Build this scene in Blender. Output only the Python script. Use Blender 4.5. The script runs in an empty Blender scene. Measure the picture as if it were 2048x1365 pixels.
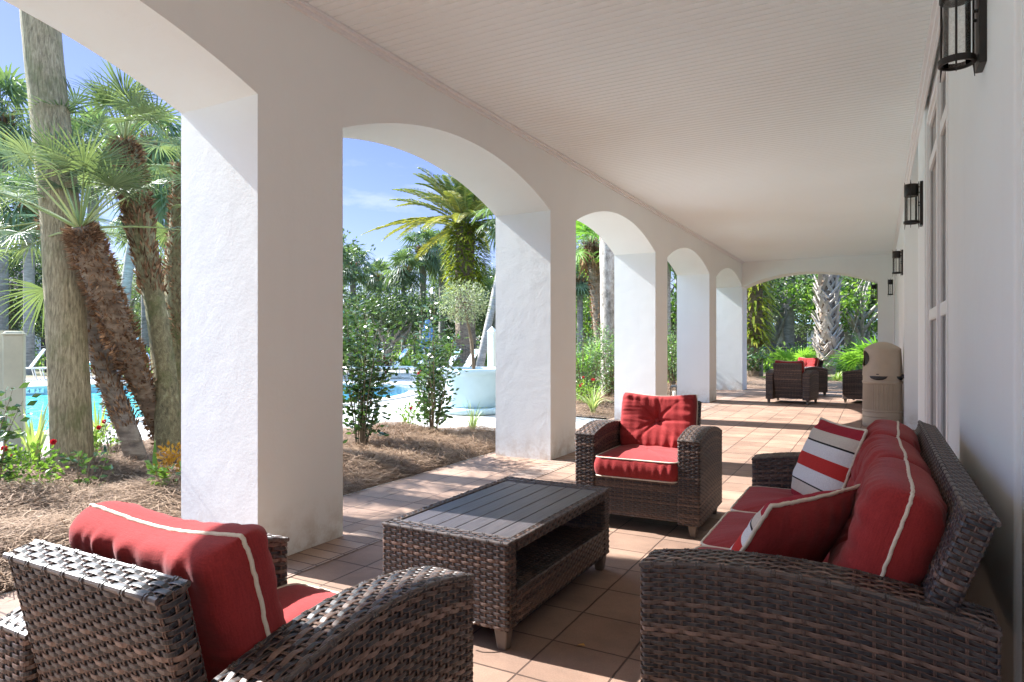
import bpy, bmesh, math, random
import numpy as np
from mathutils import Vector, Matrix
from math import radians, sin, cos, pi, atan2, sqrt

scene = bpy.context.scene
COL = scene.collection

# ------------------------------------------------------------------ camera
CAM_H = 1.2
YAW = 0.50294
FPX = 1329.5            # focal length in pixels of the 2048 px wide photograph
cam_d = bpy.data.cameras.new('camera')
cam_d.sensor_width = 36.0
cam_d.lens = 36.0 * FPX / 2048.0
cam_d.clip_start = 0.02
cam_d.clip_end = 3000.0
cam = bpy.data.objects.new('camera', cam_d)
COL.objects.link(cam)
cam.location = (0, 0, CAM_H)
cam.rotation_euler = (pi / 2, 0, YAW)
scene.camera = cam

# ------------------------------------------------------------------ light
SUN_DIR = Vector((1.0, 0.062, -0.85)).normalized()      # way the light travels
ELEV = math.asin(-SUN_DIR.z)
sun_d = bpy.data.lights.new('sun', 'SUN')
sun_d.energy = 2.0
sun_d.angle = radians(0.5)
sun_d.color = (1.0, 1.0, 0.99)
sun = bpy.data.objects.new('sun', sun_d)
COL.objects.link(sun)
sun.rotation_euler = SUN_DIR.to_track_quat('-Z', 'Y').to_euler()
sun.location = (-30, 0, 30)

world = bpy.data.worlds.new("World")
scene.world = world
world.use_nodes = True
wn, wl = world.node_tree.nodes, world.node_tree.links
wn.clear()
w_out = wn.new('ShaderNodeOutputWorld')
w_bg = wn.new('ShaderNodeBackground')
w_sky = wn.new('ShaderNodeTexSky')
w_sky.sky_type = 'NISHITA'
w_sky.sun_disc = False
w_sky.sun_elevation = ELEV
w_sky.sun_rotation = atan2(-SUN_DIR.x, -SUN_DIR.y)
w_sky.air_density = 1.0
w_sky.dust_density = 0.3
w_sky.ozone_density = 1.6
w_bg.inputs['Strength'].default_value = 0.075
# thin clouds low in the sky
w_tc = wn.new('ShaderNodeTexCoord')
w_map = wn.new('ShaderNodeMapping')
w_map.inputs['Scale'].default_value = (1.6, 1.6, 5.5)
w_noise = wn.new('ShaderNodeTexNoise')
w_noise.inputs['Scale'].default_value = 1.9
w_noise.inputs['Detail'].default_value = 8
w_noise.inputs['Roughness'].default_value = 0.6
w_ramp = wn.new('ShaderNodeValToRGB')
w_ramp.color_ramp.elements[0].position = 0.56
w_ramp.color_ramp.elements[1].position = 0.74
w_sep = wn.new('ShaderNodeSeparateXYZ')
w_low = wn.new('ShaderNodeMapRange')
w_low.inputs['From Min'].default_value = 0.42
w_low.inputs['From Max'].default_value = 0.12
w_mul = wn.new('ShaderNodeMath'); w_mul.operation = 'MULTIPLY'
w_mul2 = wn.new('ShaderNodeMath'); w_mul2.operation = 'MULTIPLY'; w_mul2.inputs[1].default_value = 0.75
w_mix = wn.new('ShaderNodeMix'); w_mix.data_type = 'RGBA'
w_mix.inputs['B'].default_value = (2.0, 2.1, 2.3, 1)
wl.new(w_tc.outputs['Generated'], w_map.inputs['Vector'])
wl.new(w_map.outputs[0], w_noise.inputs['Vector'])
wl.new(w_noise.outputs['Fac'], w_ramp.inputs[0])
wl.new(w_tc.outputs['Generated'], w_sep.inputs[0]); wl.new(w_sep.outputs['Z'], w_low.inputs['Value'])
wl.new(w_ramp.outputs[0], w_mul.inputs[0]); wl.new(w_low.outputs[0], w_mul.inputs[1])
wl.new(w_mul.outputs[0], w_mul2.inputs[0])
wl.new(w_mul2.outputs[0], w_mix.inputs['Factor'])
w_tint = wn.new('ShaderNodeMix'); w_tint.data_type = 'RGBA'; w_tint.blend_type = 'MULTIPLY'
w_tint.inputs['Factor'].default_value = 1.0; w_tint.inputs['B'].default_value = (1.35, 1.35, 1.35, 1)
wl.new(w_sky.outputs[0], w_tint.inputs['A'])
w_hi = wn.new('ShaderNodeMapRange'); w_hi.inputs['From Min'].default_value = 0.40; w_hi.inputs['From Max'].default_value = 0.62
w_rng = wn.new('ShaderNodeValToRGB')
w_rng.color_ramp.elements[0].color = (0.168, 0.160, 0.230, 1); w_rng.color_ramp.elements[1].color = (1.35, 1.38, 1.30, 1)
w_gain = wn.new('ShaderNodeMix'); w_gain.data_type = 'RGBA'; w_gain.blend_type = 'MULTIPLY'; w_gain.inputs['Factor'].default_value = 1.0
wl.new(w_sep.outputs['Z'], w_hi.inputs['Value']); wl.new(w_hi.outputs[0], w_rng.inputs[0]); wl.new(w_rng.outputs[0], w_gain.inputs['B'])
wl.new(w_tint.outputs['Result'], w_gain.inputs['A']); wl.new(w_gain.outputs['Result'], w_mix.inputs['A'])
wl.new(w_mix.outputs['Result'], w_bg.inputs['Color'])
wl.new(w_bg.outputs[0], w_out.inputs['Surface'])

scene.view_settings.view_transform = 'Standard'
scene.view_settings.look = 'None'
scene.view_settings.exposure = 3.15
scene.view_settings.gamma = 1.0
scene.view_settings.use_curve_mapping = False
cy = scene.cycles
cy.use_denoising = True
cy.max_bounces = 9
cy.diffuse_bounces = 6
cy.glossy_bounces = 3
cy.transmission_bounces = 4
cy.transparent_max_bounces = 12
cy.sample_clamp_indirect = 6.0
cy.caustics_reflective = False
cy.caustics_refractive = False

# ------------------------------------------------------------------ helpers
R_ = np.array([cos(YAW), sin(YAW), 0.0])
F_ = np.array([-sin(YAW), cos(YAW), 0.0])


def at(px, py, depth):
    """world point seen at photo pixel (px, py), depth metres in front of the camera"""
    p = F_ * depth + R_ * ((px - 1024) / FPX * depth)
    return np.array([p[0], p[1], CAM_H + (682.4 - py) / FPX * depth])


def foot(px, depth, z=0.0):
    p = at(px, 682.4, depth)
    p[2] = z
    return p


class MB:
    """collects faces and links them as ONE mesh object"""
    def __init__(self):
        self.V, self.L, self.T, self.M, self.tone, self.edge, self.n = [], [], [], [], [], [], 0

    def add(self, V, F, mat=0, tone=0.5, edge=0.0):
        V = np.asarray(V, float).reshape(-1, 3)
        F = np.asarray(F, int)
        if F.size == 0:
            return
        self.V.append(V)
        self.L.append((F + self.n).ravel())
        self.T.append(np.full(len(F), F.shape[1]))
        self.M.append(np.full(len(F), mat))
        self.tone.append(np.broadcast_to(np.asarray(tone, float), (len(V),)))
        self.edge.append(np.broadcast_to(np.asarray(edge, float), (len(V),)))
        self.n += len(V)

    def grid(self, P, mat=0, tone=0.5, edge=0.0, wrap_u=False, wrap_v=False):
        nu, nv = P.shape[:2]
        I = np.arange(nu * nv).reshape(nu, nv)
        if wrap_u: I = np.vstack([I, I[:1]])
        if wrap_v: I = np.hstack([I, I[:, :1]])
        F = np.stack([I[:-1, :-1], I[1:, :-1], I[1:, 1:], I[:-1, 1:]], -1).reshape(-1, 4)
        if not np.isscalar(tone): tone = np.broadcast_to(tone, (nu, nv)).ravel()
        if not np.isscalar(edge): edge = np.broadcast_to(edge, (nu, nv)).ravel()
        self.add(P.reshape(-1, 3), F, mat, tone, edge)

    def box(self, a, b, mat=0, tone=0.5, taper=None):
        x0, y0, z0 = a; x1, y1, z1 = b
        V = np.array([[x0, y0, z0], [x1, y0, z0], [x1, y1, z0], [x0, y1, z0],
                      [x0, y0, z1], [x1, y0, z1], [x1, y1, z1], [x0, y1, z1]], float)
        if taper:
            c = V[:4].mean(0); V[:4, :2] = c[:2] + (V[:4, :2] - c[:2]) * taper
        F = [[0, 3, 2, 1], [4, 5, 6, 7], [0, 1, 5, 4], [1, 2, 6, 5], [2, 3, 7, 6], [3, 0, 4, 7]]
        self.add(V, F, mat, tone)

    def tube(self, pts, r, k=8, mat=0, tone=0.5, caps=True, closed=False, flat=1.0):
        P = np.asarray(pts, float); n = len(P)
        r = np.broadcast_to(np.asarray(r, float), (n,))
        if closed:
            T = np.roll(P, -1, 0) - np.roll(P, 1, 0)
        else:
            T = np.gradient(P, axis=0)
        T /= np.linalg.norm(T, axis=1)[:, None] + 1e-12
        up = np.array([0, 0, 1.0]) if abs(T[0, 2]) < 0.9 else np.array([1.0, 0, 0])
        A = np.zeros_like(P); a = up - T[0] * (up @ T[0]); a /= np.linalg.norm(a)
        for i in range(n):
            a = a - T[i] * (a @ T[i]); a /= np.linalg.norm(a) + 1e-12; A[i] = a
        B = np.cross(T, A)
        th = np.linspace(0, 2 * pi, k, endpoint=False)
        G = P[:, None] + r[:, None, None] * (A[:, None] * np.cos(th)[None, :, None] + flat * B[:, None] * np.sin(th)[None, :, None])
        self.grid(G, mat, tone, wrap_u=closed, wrap_v=True)
        if caps and not closed:
            for e, rev in ((0, True), (n - 1, False)):
                idx = list(range(k))
                self.add(G[e], [idx[::-1] if not rev else idx], mat, tone)

    def lathe(self, prof, k=32, mat=0, tone=0.5, c=(0, 0, 0), rib=None):
        prof = np.asarray(prof, float)
        th = np.linspace(0, 2 * pi, k, endpoint=False)
        G = np.zeros((len(prof), k, 3))
        rr = prof[:, 0][:, None] * np.ones(k)[None]
        G[..., 0] = c[0] + rr * np.cos(th); G[..., 1] = c[1] + rr * np.sin(th); G[..., 2] = c[2] + prof[:, 1][:, None]
        self.grid(G[:, ::-1], mat, tone, wrap_v=True)

    def xf(self, M, start=0):
        M = np.array(M)
        for i in range(start, len(self.V)):
            self.V[i] = self.V[i] @ M[:3, :3].T + M[:3, 3]

    def build(self, name, mats, parent=None, smooth=False, loc=None):
        me = bpy.data.meshes.new(name)
        if not isinstance(mats, (list, tuple)): mats = [mats]
        V = np.concatenate(self.V); L = np.concatenate(self.L); T = np.concatenate(self.T)
        me.vertices.add(len(V)); me.vertices.foreach_set('co', V.astype(np.float32).ravel())
        me.loops.add(len(L)); me.loops.foreach_set('vertex_index', L.astype(np.int32))
        me.polygons.add(len(T))
        st = np.concatenate([[0], np.cumsum(T)[:-1]])
        me.polygons.foreach_set('loop_start', st.astype(np.int32))
        me.polygons.foreach_set('material_index', np.concatenate(self.M).astype(np.int32))
        me.polygons.foreach_set('use_smooth', np.full(len(T), smooth))
        for an, src in (('tone', self.tone), ('edge', self.edge)):
            a = me.attributes.new(an, 'FLOAT', 'POINT')
            a.data.foreach_set('value', np.concatenate(src).astype(np.float32))
        for m in mats: me.materials.append(m)
        me.update(calc_edges=True)
        o = bpy.data.objects.new(name, me); COL.objects.link(o)
        if parent: o.parent = parent
        if loc is not None: o.location = loc
        return o


def tag(o, label, cat, group=None):
    o['label'] = label; o['category'] = cat
    if group: o['group'] = group
    return o


def struct(o, kind='structure', label=None):
    o['kind'] = kind
    if label: o['label'] = label
    return o


def thing(name, label, cat, loc=(0, 0, 0), rz=0.0, group=None):
    o = bpy.data.objects.new(name, None); COL.objects.link(o)
    o.empty_display_size = 0.1
    o.location = loc; o.rotation_euler = (0, 0, rz)
    return tag(o, label, cat, group)


def copy_tree(o, parent=None):
    c = o.copy(); COL.objects.link(c)
    if parent: c.parent = parent
    for ch in list(o.children): copy_tree(ch, c)
    return c


def dup(root, label, loc, rz=0.0, s=None, group=None):
    c = copy_tree(root); c.location = loc; c.rotation_euler = (0, 0, rz); c['label'] = label
    if s is not None: c.scale = (s, s, s) if np.isscalar(s) else s
    if group: c['group'] = group
    return c


# ------------------------------------------------------------------ materials
def new_mat(name):
    m = bpy.data.materials.new(name); m.use_nodes = True
    n, l = m.node_tree.nodes, m.node_tree.links
    n.clear()
    out = n.new('ShaderNodeOutputMaterial'); b = n.new('ShaderNodeBsdfPrincipled')
    l.new(b.outputs[0], out.inputs['Surface'])
    return m, n, l, b, out


def ramp(n, stops, interp='LINEAR'):
    r = n.new('ShaderNodeValToRGB'); cr = r.color_ramp; cr.interpolation = interp
    while len(cr.elements) < len(stops): cr.elements.new(0.5)
    for e, (p, c) in zip(cr.elements, stops):
        e.position = p; e.color = (*c, 1) if len(c) == 3 else c
    return r


def coords(n, l, kind='pos', scale=(1, 1, 1), rot=(0, 0, 0), loc=(0, 0, 0)):
    if kind == 'pos':
        g = n.new('ShaderNodeNewGeometry'); s = g.outputs['Position']
    else:
        g = n.new('ShaderNodeTexCoord'); s = g.outputs['Object']
    mp = n.new('ShaderNodeMapping')
    mp.inputs['Scale'].default_value = scale; mp.inputs['Rotation'].default_value = rot; mp.inputs['Location'].default_value = loc
    l.new(s, mp.inputs['Vector'])
    return mp.outputs[0]


def noise(n, l, vec, scale, detail=4, rough=0.5, dist=0.0):
    t = n.new('ShaderNodeTexNoise')
    t.inputs['Scale'].default_value = scale; t.inputs['Detail'].default_value = detail
    t.inputs['Roughness'].default_value = rough; t.inputs['Distortion'].default_value = dist
    l.new(vec, t.inputs['Vector'])
    return t.outputs['Fac']


def bump(n, l, h, b, strength=0.3, dist=0.01, prev=None):
    bp = n.new('ShaderNodeBump'); bp.inputs['Strength'].default_value = strength; bp.inputs['Distance'].default_value = dist
    l.new(h, bp.inputs['Height'])
    if prev is not None: l.new(prev, bp.inputs['Normal'])
    if b is not None: l.new(bp.outputs[0], b.inputs['Normal'])
    return bp.outputs[0]


def mixc(n, l, fac, a, b, mode='MIX'):
    m = n.new('ShaderNodeMix'); m.data_type = 'RGBA'; m.blend_type = mode
    for s, v in (('Factor', fac), ('A', a), ('B', b)):
        if isinstance(v, (int, float)): m.inputs[s].default_value = v
        elif isinstance(v, tuple): m.inputs[s].default_value = (*v, 1) if len(v) == 3 else v
        else: l.new(v, m.inputs[s])
    return m.outputs['Result']


def attr(n, name):
    a = n.new('ShaderNodeAttribute'); a.attribute_name = name
    return a.outputs['Fac']


def simple(name, col, rough=0.5, metal=0.0, var=0.12, scale=6.0, bmp=0.0, bscale=60.0, kind='obj', spec=0.5):
    m, n, l, b, _ = new_mat(name)
    v = coords(n, l, kind)
    f = noise(n, l, v, scale, 5, 0.6)
    r = ramp(n, [(0.3, tuple(c * (1 - var) for c in col)), (0.7, tuple(min(1, c * (1 + var)) for c in col))])
    l.new(f, r.inputs[0]); l.new(r.outputs[0], b.inputs['Base Color'])
    b.inputs['Roughness'].default_value = rough; b.inputs['Metallic'].default_value = metal
    b.inputs['Specular IOR Level'].default_value = spec
    if bmp: bump(n, l, noise(n, l, v, bscale, 4, 0.6), b, bmp, 0.01)
    return m


def stucco(name, col, bs=0.16, scale=55):
    m, n, l, b, _ = new_mat(name)
    v = coords(n, l)
    f = noise(n, l, v, 0.9, 5, 0.6)
    r = ramp(n, [(0.35, tuple(c * 0.965 for c in col)), (0.65, col)])
    l.new(f, r.inputs[0])
    # faint water streaks
    vs = coords(n, l, scale=(5, 5, 0.35))
    s = noise(n, l, vs, 1.2, 4, 0.6)
    rs = ramp(n, [(0.58, (0, 0, 0)), (0.80, (0.22, 0.22, 0.22))]); l.new(s, rs.inputs[0])
    c = mixc(n, l, rs.outputs[0], r.outputs[0], tuple(x * 0.86 for x in col))
    # scuffed, splashed foot of the wall
    sp = n.new('ShaderNodeSeparateXYZ'); l.new(v, sp.inputs[0])
    mr = n.new('ShaderNodeMapRange'); mr.inputs['From Min'].default_value = 0.30; mr.inputs['From Max'].default_value = 0.0
    l.new(sp.outputs['Z'], mr.inputs['Value'])
    dn = noise(n, l, v, 7, 5, 0.7)
    mu = n.new('ShaderNodeMath'); mu.operation = 'MULTIPLY'; mu.use_clamp = True; l.new(mr.outputs[0], mu.inputs[0]); rd = ramp(n, [(0.42, (0, 0, 0)), (0.62, (1, 1, 1))]); l.new(dn, rd.inputs[0]); l.new(rd.outputs[0], mu.inputs[1])
    c = mixc(n, l, mu.outputs[0], c, (0.60, 0.55, 0.48))
    l.new(c, b.inputs['Base Color'])
    b.inputs['Roughness'].default_value = 0.85; b.inputs['Specular IOR Level'].default_value = 0.25
    h = noise(n, l, v, scale, 5, 0.62)
    p = bump(n, l, h, None, bs, 0.006)
    bump(n, l, noise(n, l, v, 6, 3, 0.5), b, 0.25, 0.01, p)
    return m


M = {}
M['stucco'] = stucco('white stucco', (0.84, 0.86, 0.84))
M['wallpaint'] = stucco('white painted wall', (0.84, 0.87, 0.87), 0.15, 90)
M['ceiling'] = simple('white beadboard paint', (0.83, 0.89, 0.90), 0.6, var=0.02, scale=0.7, kind='pos')
M['trim'] = simple('white trim paint', (0.80, 0.80, 0.80), 0.45, var=0.02)


def paver_mat(name, w, hgt, loc, c1, c2, rotz=0.0, offset=0.0):
    m, n, l, b, _ = new_mat(name)
    v = coords(n, l, 'pos', loc=loc, rot=(0, 0, rotz))
    # slightly wobbly joints
    wv = n.new('ShaderNodeTexNoise'); wv.inputs['Scale'].default_value = 9.0; l.new(v, wv.inputs['Vector'])
    vm = n.new('ShaderNodeVectorMath'); vm.operation = 'MULTIPLY_ADD'
    l.new(wv.outputs['Color'], vm.inputs[0]); vm.inputs[1].default_value = (0.008, 0.008, 0); l.new(v, vm.inputs[2])
    t = n.new('ShaderNodeTexBrick'); t.offset = offset; t.squash = 1.0
    t.inputs['Scale'].default_value = 1.0; t.inputs['Brick Width'].default_value = w; t.inputs['Row Height'].default_value = hgt
    t.inputs['Mortar Size'].default_value = 0.0045; t.inputs['Mortar Smooth'].default_value = 0.35; t.inputs['Bias'].default_value = 0.0
    t.inputs['Color1'].default_value = (*c1, 1); t.inputs['Color2'].default_value = (*c2, 1); t.inputs['Mortar'].default_value = (0.085, 0.05, 0.036, 1)
    l.new(vm.outputs[0], t.inputs['Vector'])
    f = noise(n, l, v, 2.2, 6, 0.65)
    r = ramp(n, [(0.33, (0.70, 0.69, 0.70)), (0.68, (1.14, 1.12, 1.10))]); l.new(f, r.inputs[0])
    c = mixc(n, l, 1.0, t.outputs['Color'], r.outputs[0], 'MULTIPLY')
    g = noise(n, l, v, 160, 3, 0.7)
    r2 = ramp(n, [(0.35, (0.80, 0.80, 0.80)), (0.65, (1.12, 1.12, 1.12))]); l.new(g, r2.inputs[0])
    c = mixc(n, l, 0.6, c, r2.outputs[0], 'MULTIPLY')
    st = noise(n, l, v, 0.8, 6, 0.7, 1.0)
    r3 = ramp(n, [(0.60, (0, 0, 0)), (0.78, (0.45, 0.45, 0.45))]); l.new(st, r3.inputs[0])
    c = mixc(n, l, r3.outputs[0], c, (0.50, 0.36, 0.28))
    l.new(c, b.inputs['Base Color'])
    b.inputs['Roughness'].default_value = 0.72; b.inputs['Specular IOR Level'].default_value = 0.3
    inv = n.new('ShaderNodeMath'); inv.operation = 'SUBTRACT'; inv.inputs[0].default_value = 1.0; l.new(t.outputs['Fac'], inv.inputs[1])
    p = bump(n, l, inv.outputs[0], None, 0.9, 0.006)
    bump(n, l, g, b, 0.18, 0.004, p)
    return m


M['paver'] = paver_mat('terracotta pavers', 0.3125, 0.31, (-0.1125 - 0.0, -0.25, 0), (0.345, 0.23, 0.165), (0.25, 0.158, 0.112))
M['soldier'] = paver_mat('terracotta border bricks', 0.26, 0.105, (0.03, 0.02, 0), (0.40, 0.29, 0.225), (0.29, 0.20, 0.15))


def deck_mat():
    m, n, l, b, _ = new_mat('pale pool deck')
    v = coords(n, l)
    f = noise(n, l, v, 0.5, 6, 0.65); r = ramp(n, [(0.3, (0.40, 0.375, 0.33)), (0.7, (0.51, 0.485, 0.435))]); l.new(f, r.inputs[0])
    t = n.new('ShaderNodeTexBrick'); t.offset = 0.5
    t.inputs['Scale'].default_value = 1.0; t.inputs['Brick Width'].default_value = 0.4; t.inputs['Row Height'].default_value = 0.4
    t.inputs['Mortar Size'].default_value = 0.006
    t.inputs['Color1'].default_value = (1, 1, 1, 1); t.inputs['Color2'].default_value = (0.93, 0.93, 0.93, 1); t.inputs['Mortar'].default_value = (0.7, 0.68, 0.65, 1)
    l.new(v, t.inputs['Vector'])
    l.new(mixc(n, l, 1.0, r.outputs[0], t.outputs['Color'], 'MULTIPLY'), b.inputs['Base Color'])
    b.inputs['Roughness'].default_value = 0.85
    bump(n, l, noise(n, l, v, 90, 4, 0.6), b, 0.2, 0.004)
    return m


M['deck'] = deck_mat()
M['coping'] = simple('pool coping', (0.55, 0.51, 0.45), 0.8, var=0.08, scale=4, bmp=0.2, kind='pos')
M['pooltile'] = simple('pool tile', (0.30, 0.42, 0.45), 0.25, var=0.2, scale=12, kind='pos')


def soil_mat():
    m, n, l, b, _ = new_mat('pine straw floor')
    v = coords(n, l)
    vs = coords(n, l, scale=(1, 0.25, 1), rot=(0, 0, 0.7))
    f = noise(n, l, vs, 45, 6, 0.7, 1.5); r = ramp(n, [(0.25, (0.045, 0.026, 0.016)), (0.5, (0.19, 0.115, 0.07)), (0.75, (0.38, 0.26, 0.16))]); l.new(f, r.inputs[0])
    g = noise(n, l, v, 1.4, 5, 0.6); r2 = ramp(n, [(0.3, (0.65, 0.65, 0.65)), (0.7, (1.1, 1.1, 1.1))]); l.new(g, r2.inputs[0])
    l.new(mixc(n, l, 1.0, r.outputs[0], r2.outputs[0], 'MULTIPLY'), b.inputs['Base Color'])
    b.inputs['Roughness'].default_value = 0.9
    bump(n, l, f, b, 0.8, 0.02)
    return m


M['straw_floor'] = soil_mat()


def ground_mat():
    m, n, l, b, _ = new_mat('garden ground')
    v = coords(n, l)
    f = noise(n, l, v, 0.35, 8, 0.7); g = noise(n, l, v, 18, 6, 0.75)
    r = ramp(n, [(0.38, (0.05, 0.075, 0.02)), (0.5, (0.11, 0.10, 0.04)), (0.62, (0.24, 0.17, 0.10))]); l.new(f, r.inputs[0])
    r2 = ramp(n, [(0.3, (0.5, 0.5, 0.5)), (0.7, (1.3, 1.3, 1.3))]); l.new(g, r2.inputs[0])
    l.new(mixc(n, l, 1.0, r.outputs[0], r2.outputs[0], 'MULTIPLY'), b.inputs['Base Color'])
    b.inputs['Roughness'].default_value = 0.95
    bump(n, l, g, b, 0.7, 0.05)
    return m


M['ground'] = ground_mat()


def water_mat():
    m, n, l, b, _ = new_mat('pool water')
    v = coords(n, l, scale=(1, 1.6, 1))
    f = noise(n, l, v, 3.5, 4, 0.6, 1.2); r = ramp(n, [(0.38, (0.04, 0.40, 0.45)), (0.56, (0.11, 0.56, 0.58)), (0.70, (0.45, 0.78, 0.76))]); l.new(f, r.inputs[0])  # pale caustic-like light ripples painted into the water colour
    l.new(r.outputs[0], b.inputs['Base Color']); b.inputs['Roughness'].default_value = 0.06; b.inputs['IOR'].default_value = 1.33
    bump(n, l, noise(n, l, v, 7, 3, 0.5, 0.6), b, 0.35, 0.03)
    return m


M['water'] = water_mat()


def wicker_mat():
    m, n, l, b, _ = new_mat('brown black wicker')
    t = attr(n, 'tone'); e = attr(n, 'edge')
    r = ramp(n, [(0.0, (0.017, 0.021, 0.027)), (0.38, (0.046, 0.047, 0.050)), (0.62, (0.098, 0.072, 0.060)), (1.0, (0.20, 0.135, 0.108))])
    l.new(t, r.inputs[0])
    v = coords(n, l, 'obj')
    f = noise(n, l, v, 34, 3, 0.6); r2 = ramp(n, [(0.3, (0.7, 0.7, 0.72)), (0.7, (1.3, 1.28, 1.25))]); l.new(f, r2.inputs[0])
    c = mixc(n, l, 1.0, r.outputs[0], r2.outputs[0], 'MULTIPLY')
    fe = n.new('ShaderNodeMath'); fe.operation = 'MULTIPLY'; fe.inputs[1].default_value = 0.8; l.new(e, fe.inputs[0])
    c = mixc(n, l, fe.outputs[0], c, (0.20, 0.09, 0.05))
    l.new(c, b.inputs['Base Color'])
    b.inputs['Roughness'].default_value = 0.42; b.inputs['Specular IOR Level'].default_value = 0.5
    return m


M['wicker'] = wicker_mat()


def fabric(name, col, col2=None, slub=1.0):
    m, n, l, b, _ = new_mat(name)
    vx = coords(n, l, 'obj', scale=(1, 1, 0.12)); vz = coords(n, l, 'obj', scale=(0.12, 1, 1))
    f1 = noise(n, l, vx, 260, 3, 0.6); f2 = noise(n, l, vz, 260, 3, 0.6)
    ad = n.new('ShaderNodeMath'); ad.operation = 'ADD'; l.new(f1, ad.inputs[0]); l.new(f2, ad.inputs[1])
    hf = n.new('ShaderNodeMath'); hf.operation = 'MULTIPLY'; hf.inputs[1].default_value = 0.5; l.new(ad.outputs[0], hf.inputs[0])
    r = ramp(n, [(0.36, tuple(c * (1 - 0.18 * slub) for c in col)), (0.64, tuple(min(1, c * (1 + 0.15 * slub)) for c in (col2 or col)))])
    l.new(hf.outputs[0], r.inputs[0])
    v = coords(n, l, 'obj'); g = noise(n, l, v, 4, 4, 0.6)
    r2 = ramp(n, [(0.3, (0.88, 0.88, 0.88)), (0.7, (1.06, 1.06, 1.06))]); l.new(g, r2.inputs[0])
    l.new(mixc(n, l, 1.0, r.outputs[0], r2.outputs[0], 'MULTIPLY'), b.inputs['Base Color'])
    b.inputs['Roughness'].default_value = 0.9; b.inputs['Specular IOR Level'].default_value = 0.075
    b.inputs['Sheen Weight'].default_value = 0.12
    p = bump(n, l, noise(n, l, v, 7, 2, 0.5, 0.6), None, 0.16, 0.02)
    bump(n, l, hf.outputs[0], b, 0.35, 0.003, p)
    return m


M['red'] = fabric('red slub fabric', (0.30, 0.034, 0.034))
M['cream'] = fabric('cream piping fabric', (0.70, 0.62, 0.50), slub=0.4)


def stripe_mat():
    m, n, l, b, _ = new_mat('striped pillow fabric')
    t = attr(n, 'tone')
    red, dk, bg, wh, bk = (0.50, 0.045, 0.04), (0.33, 0.03, 0.045), (0.60, 0.54, 0.46), (0.72, 0.72, 0.72), (0.03, 0.03, 0.03)
    st = [(0.0, dk), (0.12, bg), (0.245, bk), (0.262, wh), (0.41, red), (0.56, wh), (0.715, bk), (0.732, bg), (0.86, dk)]
    r = ramp(n, st, 'CONSTANT'); l.new(t, r.inputs[0])
    v = coords(n, l, 'obj'); f = noise(n, l, v, 220, 3, 0.6)
    r2 = ramp(n, [(0.3, (0.86, 0.86, 0.86)), (0.7, (1.06, 1.06, 1.06))]); l.new(f, r2.inputs[0])
    l.new(mixc(n, l, 1.0, r.outputs[0], r2.outputs[0], 'MULTIPLY'), b.inputs['Base Color'])
    b.inputs['Roughness'].default_value = 0.9; b.inputs['Specular IOR Level'].default_value = 0.075
    bump(n, l, noise(n, l, v, 12, 4, 0.5), b, 0.3, 0.02)
    return m


M['stripe'] = stripe_mat()
M['leg'] = simple('brown painted leg', (0.13, 0.105, 0.085), 0.45, var=0.15, scale=20)


def slat_mat():
    m, n, l, b, _ = new_mat('dark faux wood slats')
    v = coords(n, l, 'obj', scale=(1, 0.06, 1))
    f = noise(n, l, v, 90, 5, 0.65, 0.4); r = ramp(n, [(0.3, (0.040, 0.034, 0.036)), (0.7, (0.085, 0.072, 0.074))]); l.new(f, r.inputs[0])
    l.new(r.outputs[0], b.inputs['Base Color']); b.inputs['Roughness'].default_value = 0.40
    bump(n, l, f, b, 0.5, 0.003)
    return m


M['slat'] = slat_mat()
M['bronze'] = simple('dark bronze metal', (0.022, 0.019, 0.017), 0.45, 0.3, var=0.2, scale=25)


def glass_mat(name, tint, alpha, seeded=False, refl=0.9):
    m, n, l, b, out = new_mat(name)
    n.remove(b)
    tr = n.new('ShaderNodeBsdfTransparent'); tr.inputs[0].default_value = (*tint, 1)
    gl = n.new('ShaderNodeBsdfGlossy'); gl.inputs['Roughness'].default_value = 0.03; gl.inputs[0].default_value = (refl, refl, refl, 1)
    df = n.new('ShaderNodeBsdfDiffuse'); df.inputs[0].default_value = (0.85, 0.83, 0.78, 1)
    fr = n.new('ShaderNodeFresnel'); fr.inputs['IOR'].default_value = 1.5
    v = coords(n, l, 'obj')
    mx0 = n.new('ShaderNodeMixShader')
    if seeded:
        f = noise(n, l, v, 120, 3, 0.7)
        rr = ramp(n, [(0.5, (alpha * 0.6,) * 3), (0.72, (alpha * 1.6,) * 3)]); l.new(f, rr.inputs[0]); l.new(rr.outputs[0], mx0.inputs[0])
    else:
        mx0.inputs[0].default_value = alpha
    l.new(tr.outputs[0], mx0.inputs[1]); l.new(df.outputs[0], mx0.inputs[2])
    mx = n.new('ShaderNodeMixShader'); l.new(fr.outputs[0], mx.inputs[0]); l.new(mx0.outputs[0], mx.inputs[1]); l.new(gl.outputs[0], mx.inputs[2])
    l.new(mx.outputs[0], out.inputs['Surface'])
    return m


M['lantern_glass'] = glass_mat('seeded lantern glass', (0.985, 0.98, 0.97), 0.14, True, 0.6)


def pane_mat():
    m, n, l, b, _ = new_mat('window glass')
    v = coords(n, l)
    f = noise(n, l, v, 0.7, 2, 0.5); r = ramp(n, [(0.3, (0.22, 0.23, 0.23)), (0.7, (0.30, 0.31, 0.31))]); l.new(f, r.inputs[0])
    l.new(r.outputs[0], b.inputs['Base Color']); b.inputs['Roughness'].default_value = 0.02; b.inputs['Specular IOR Level'].default_value = 0.8
    return m


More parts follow.
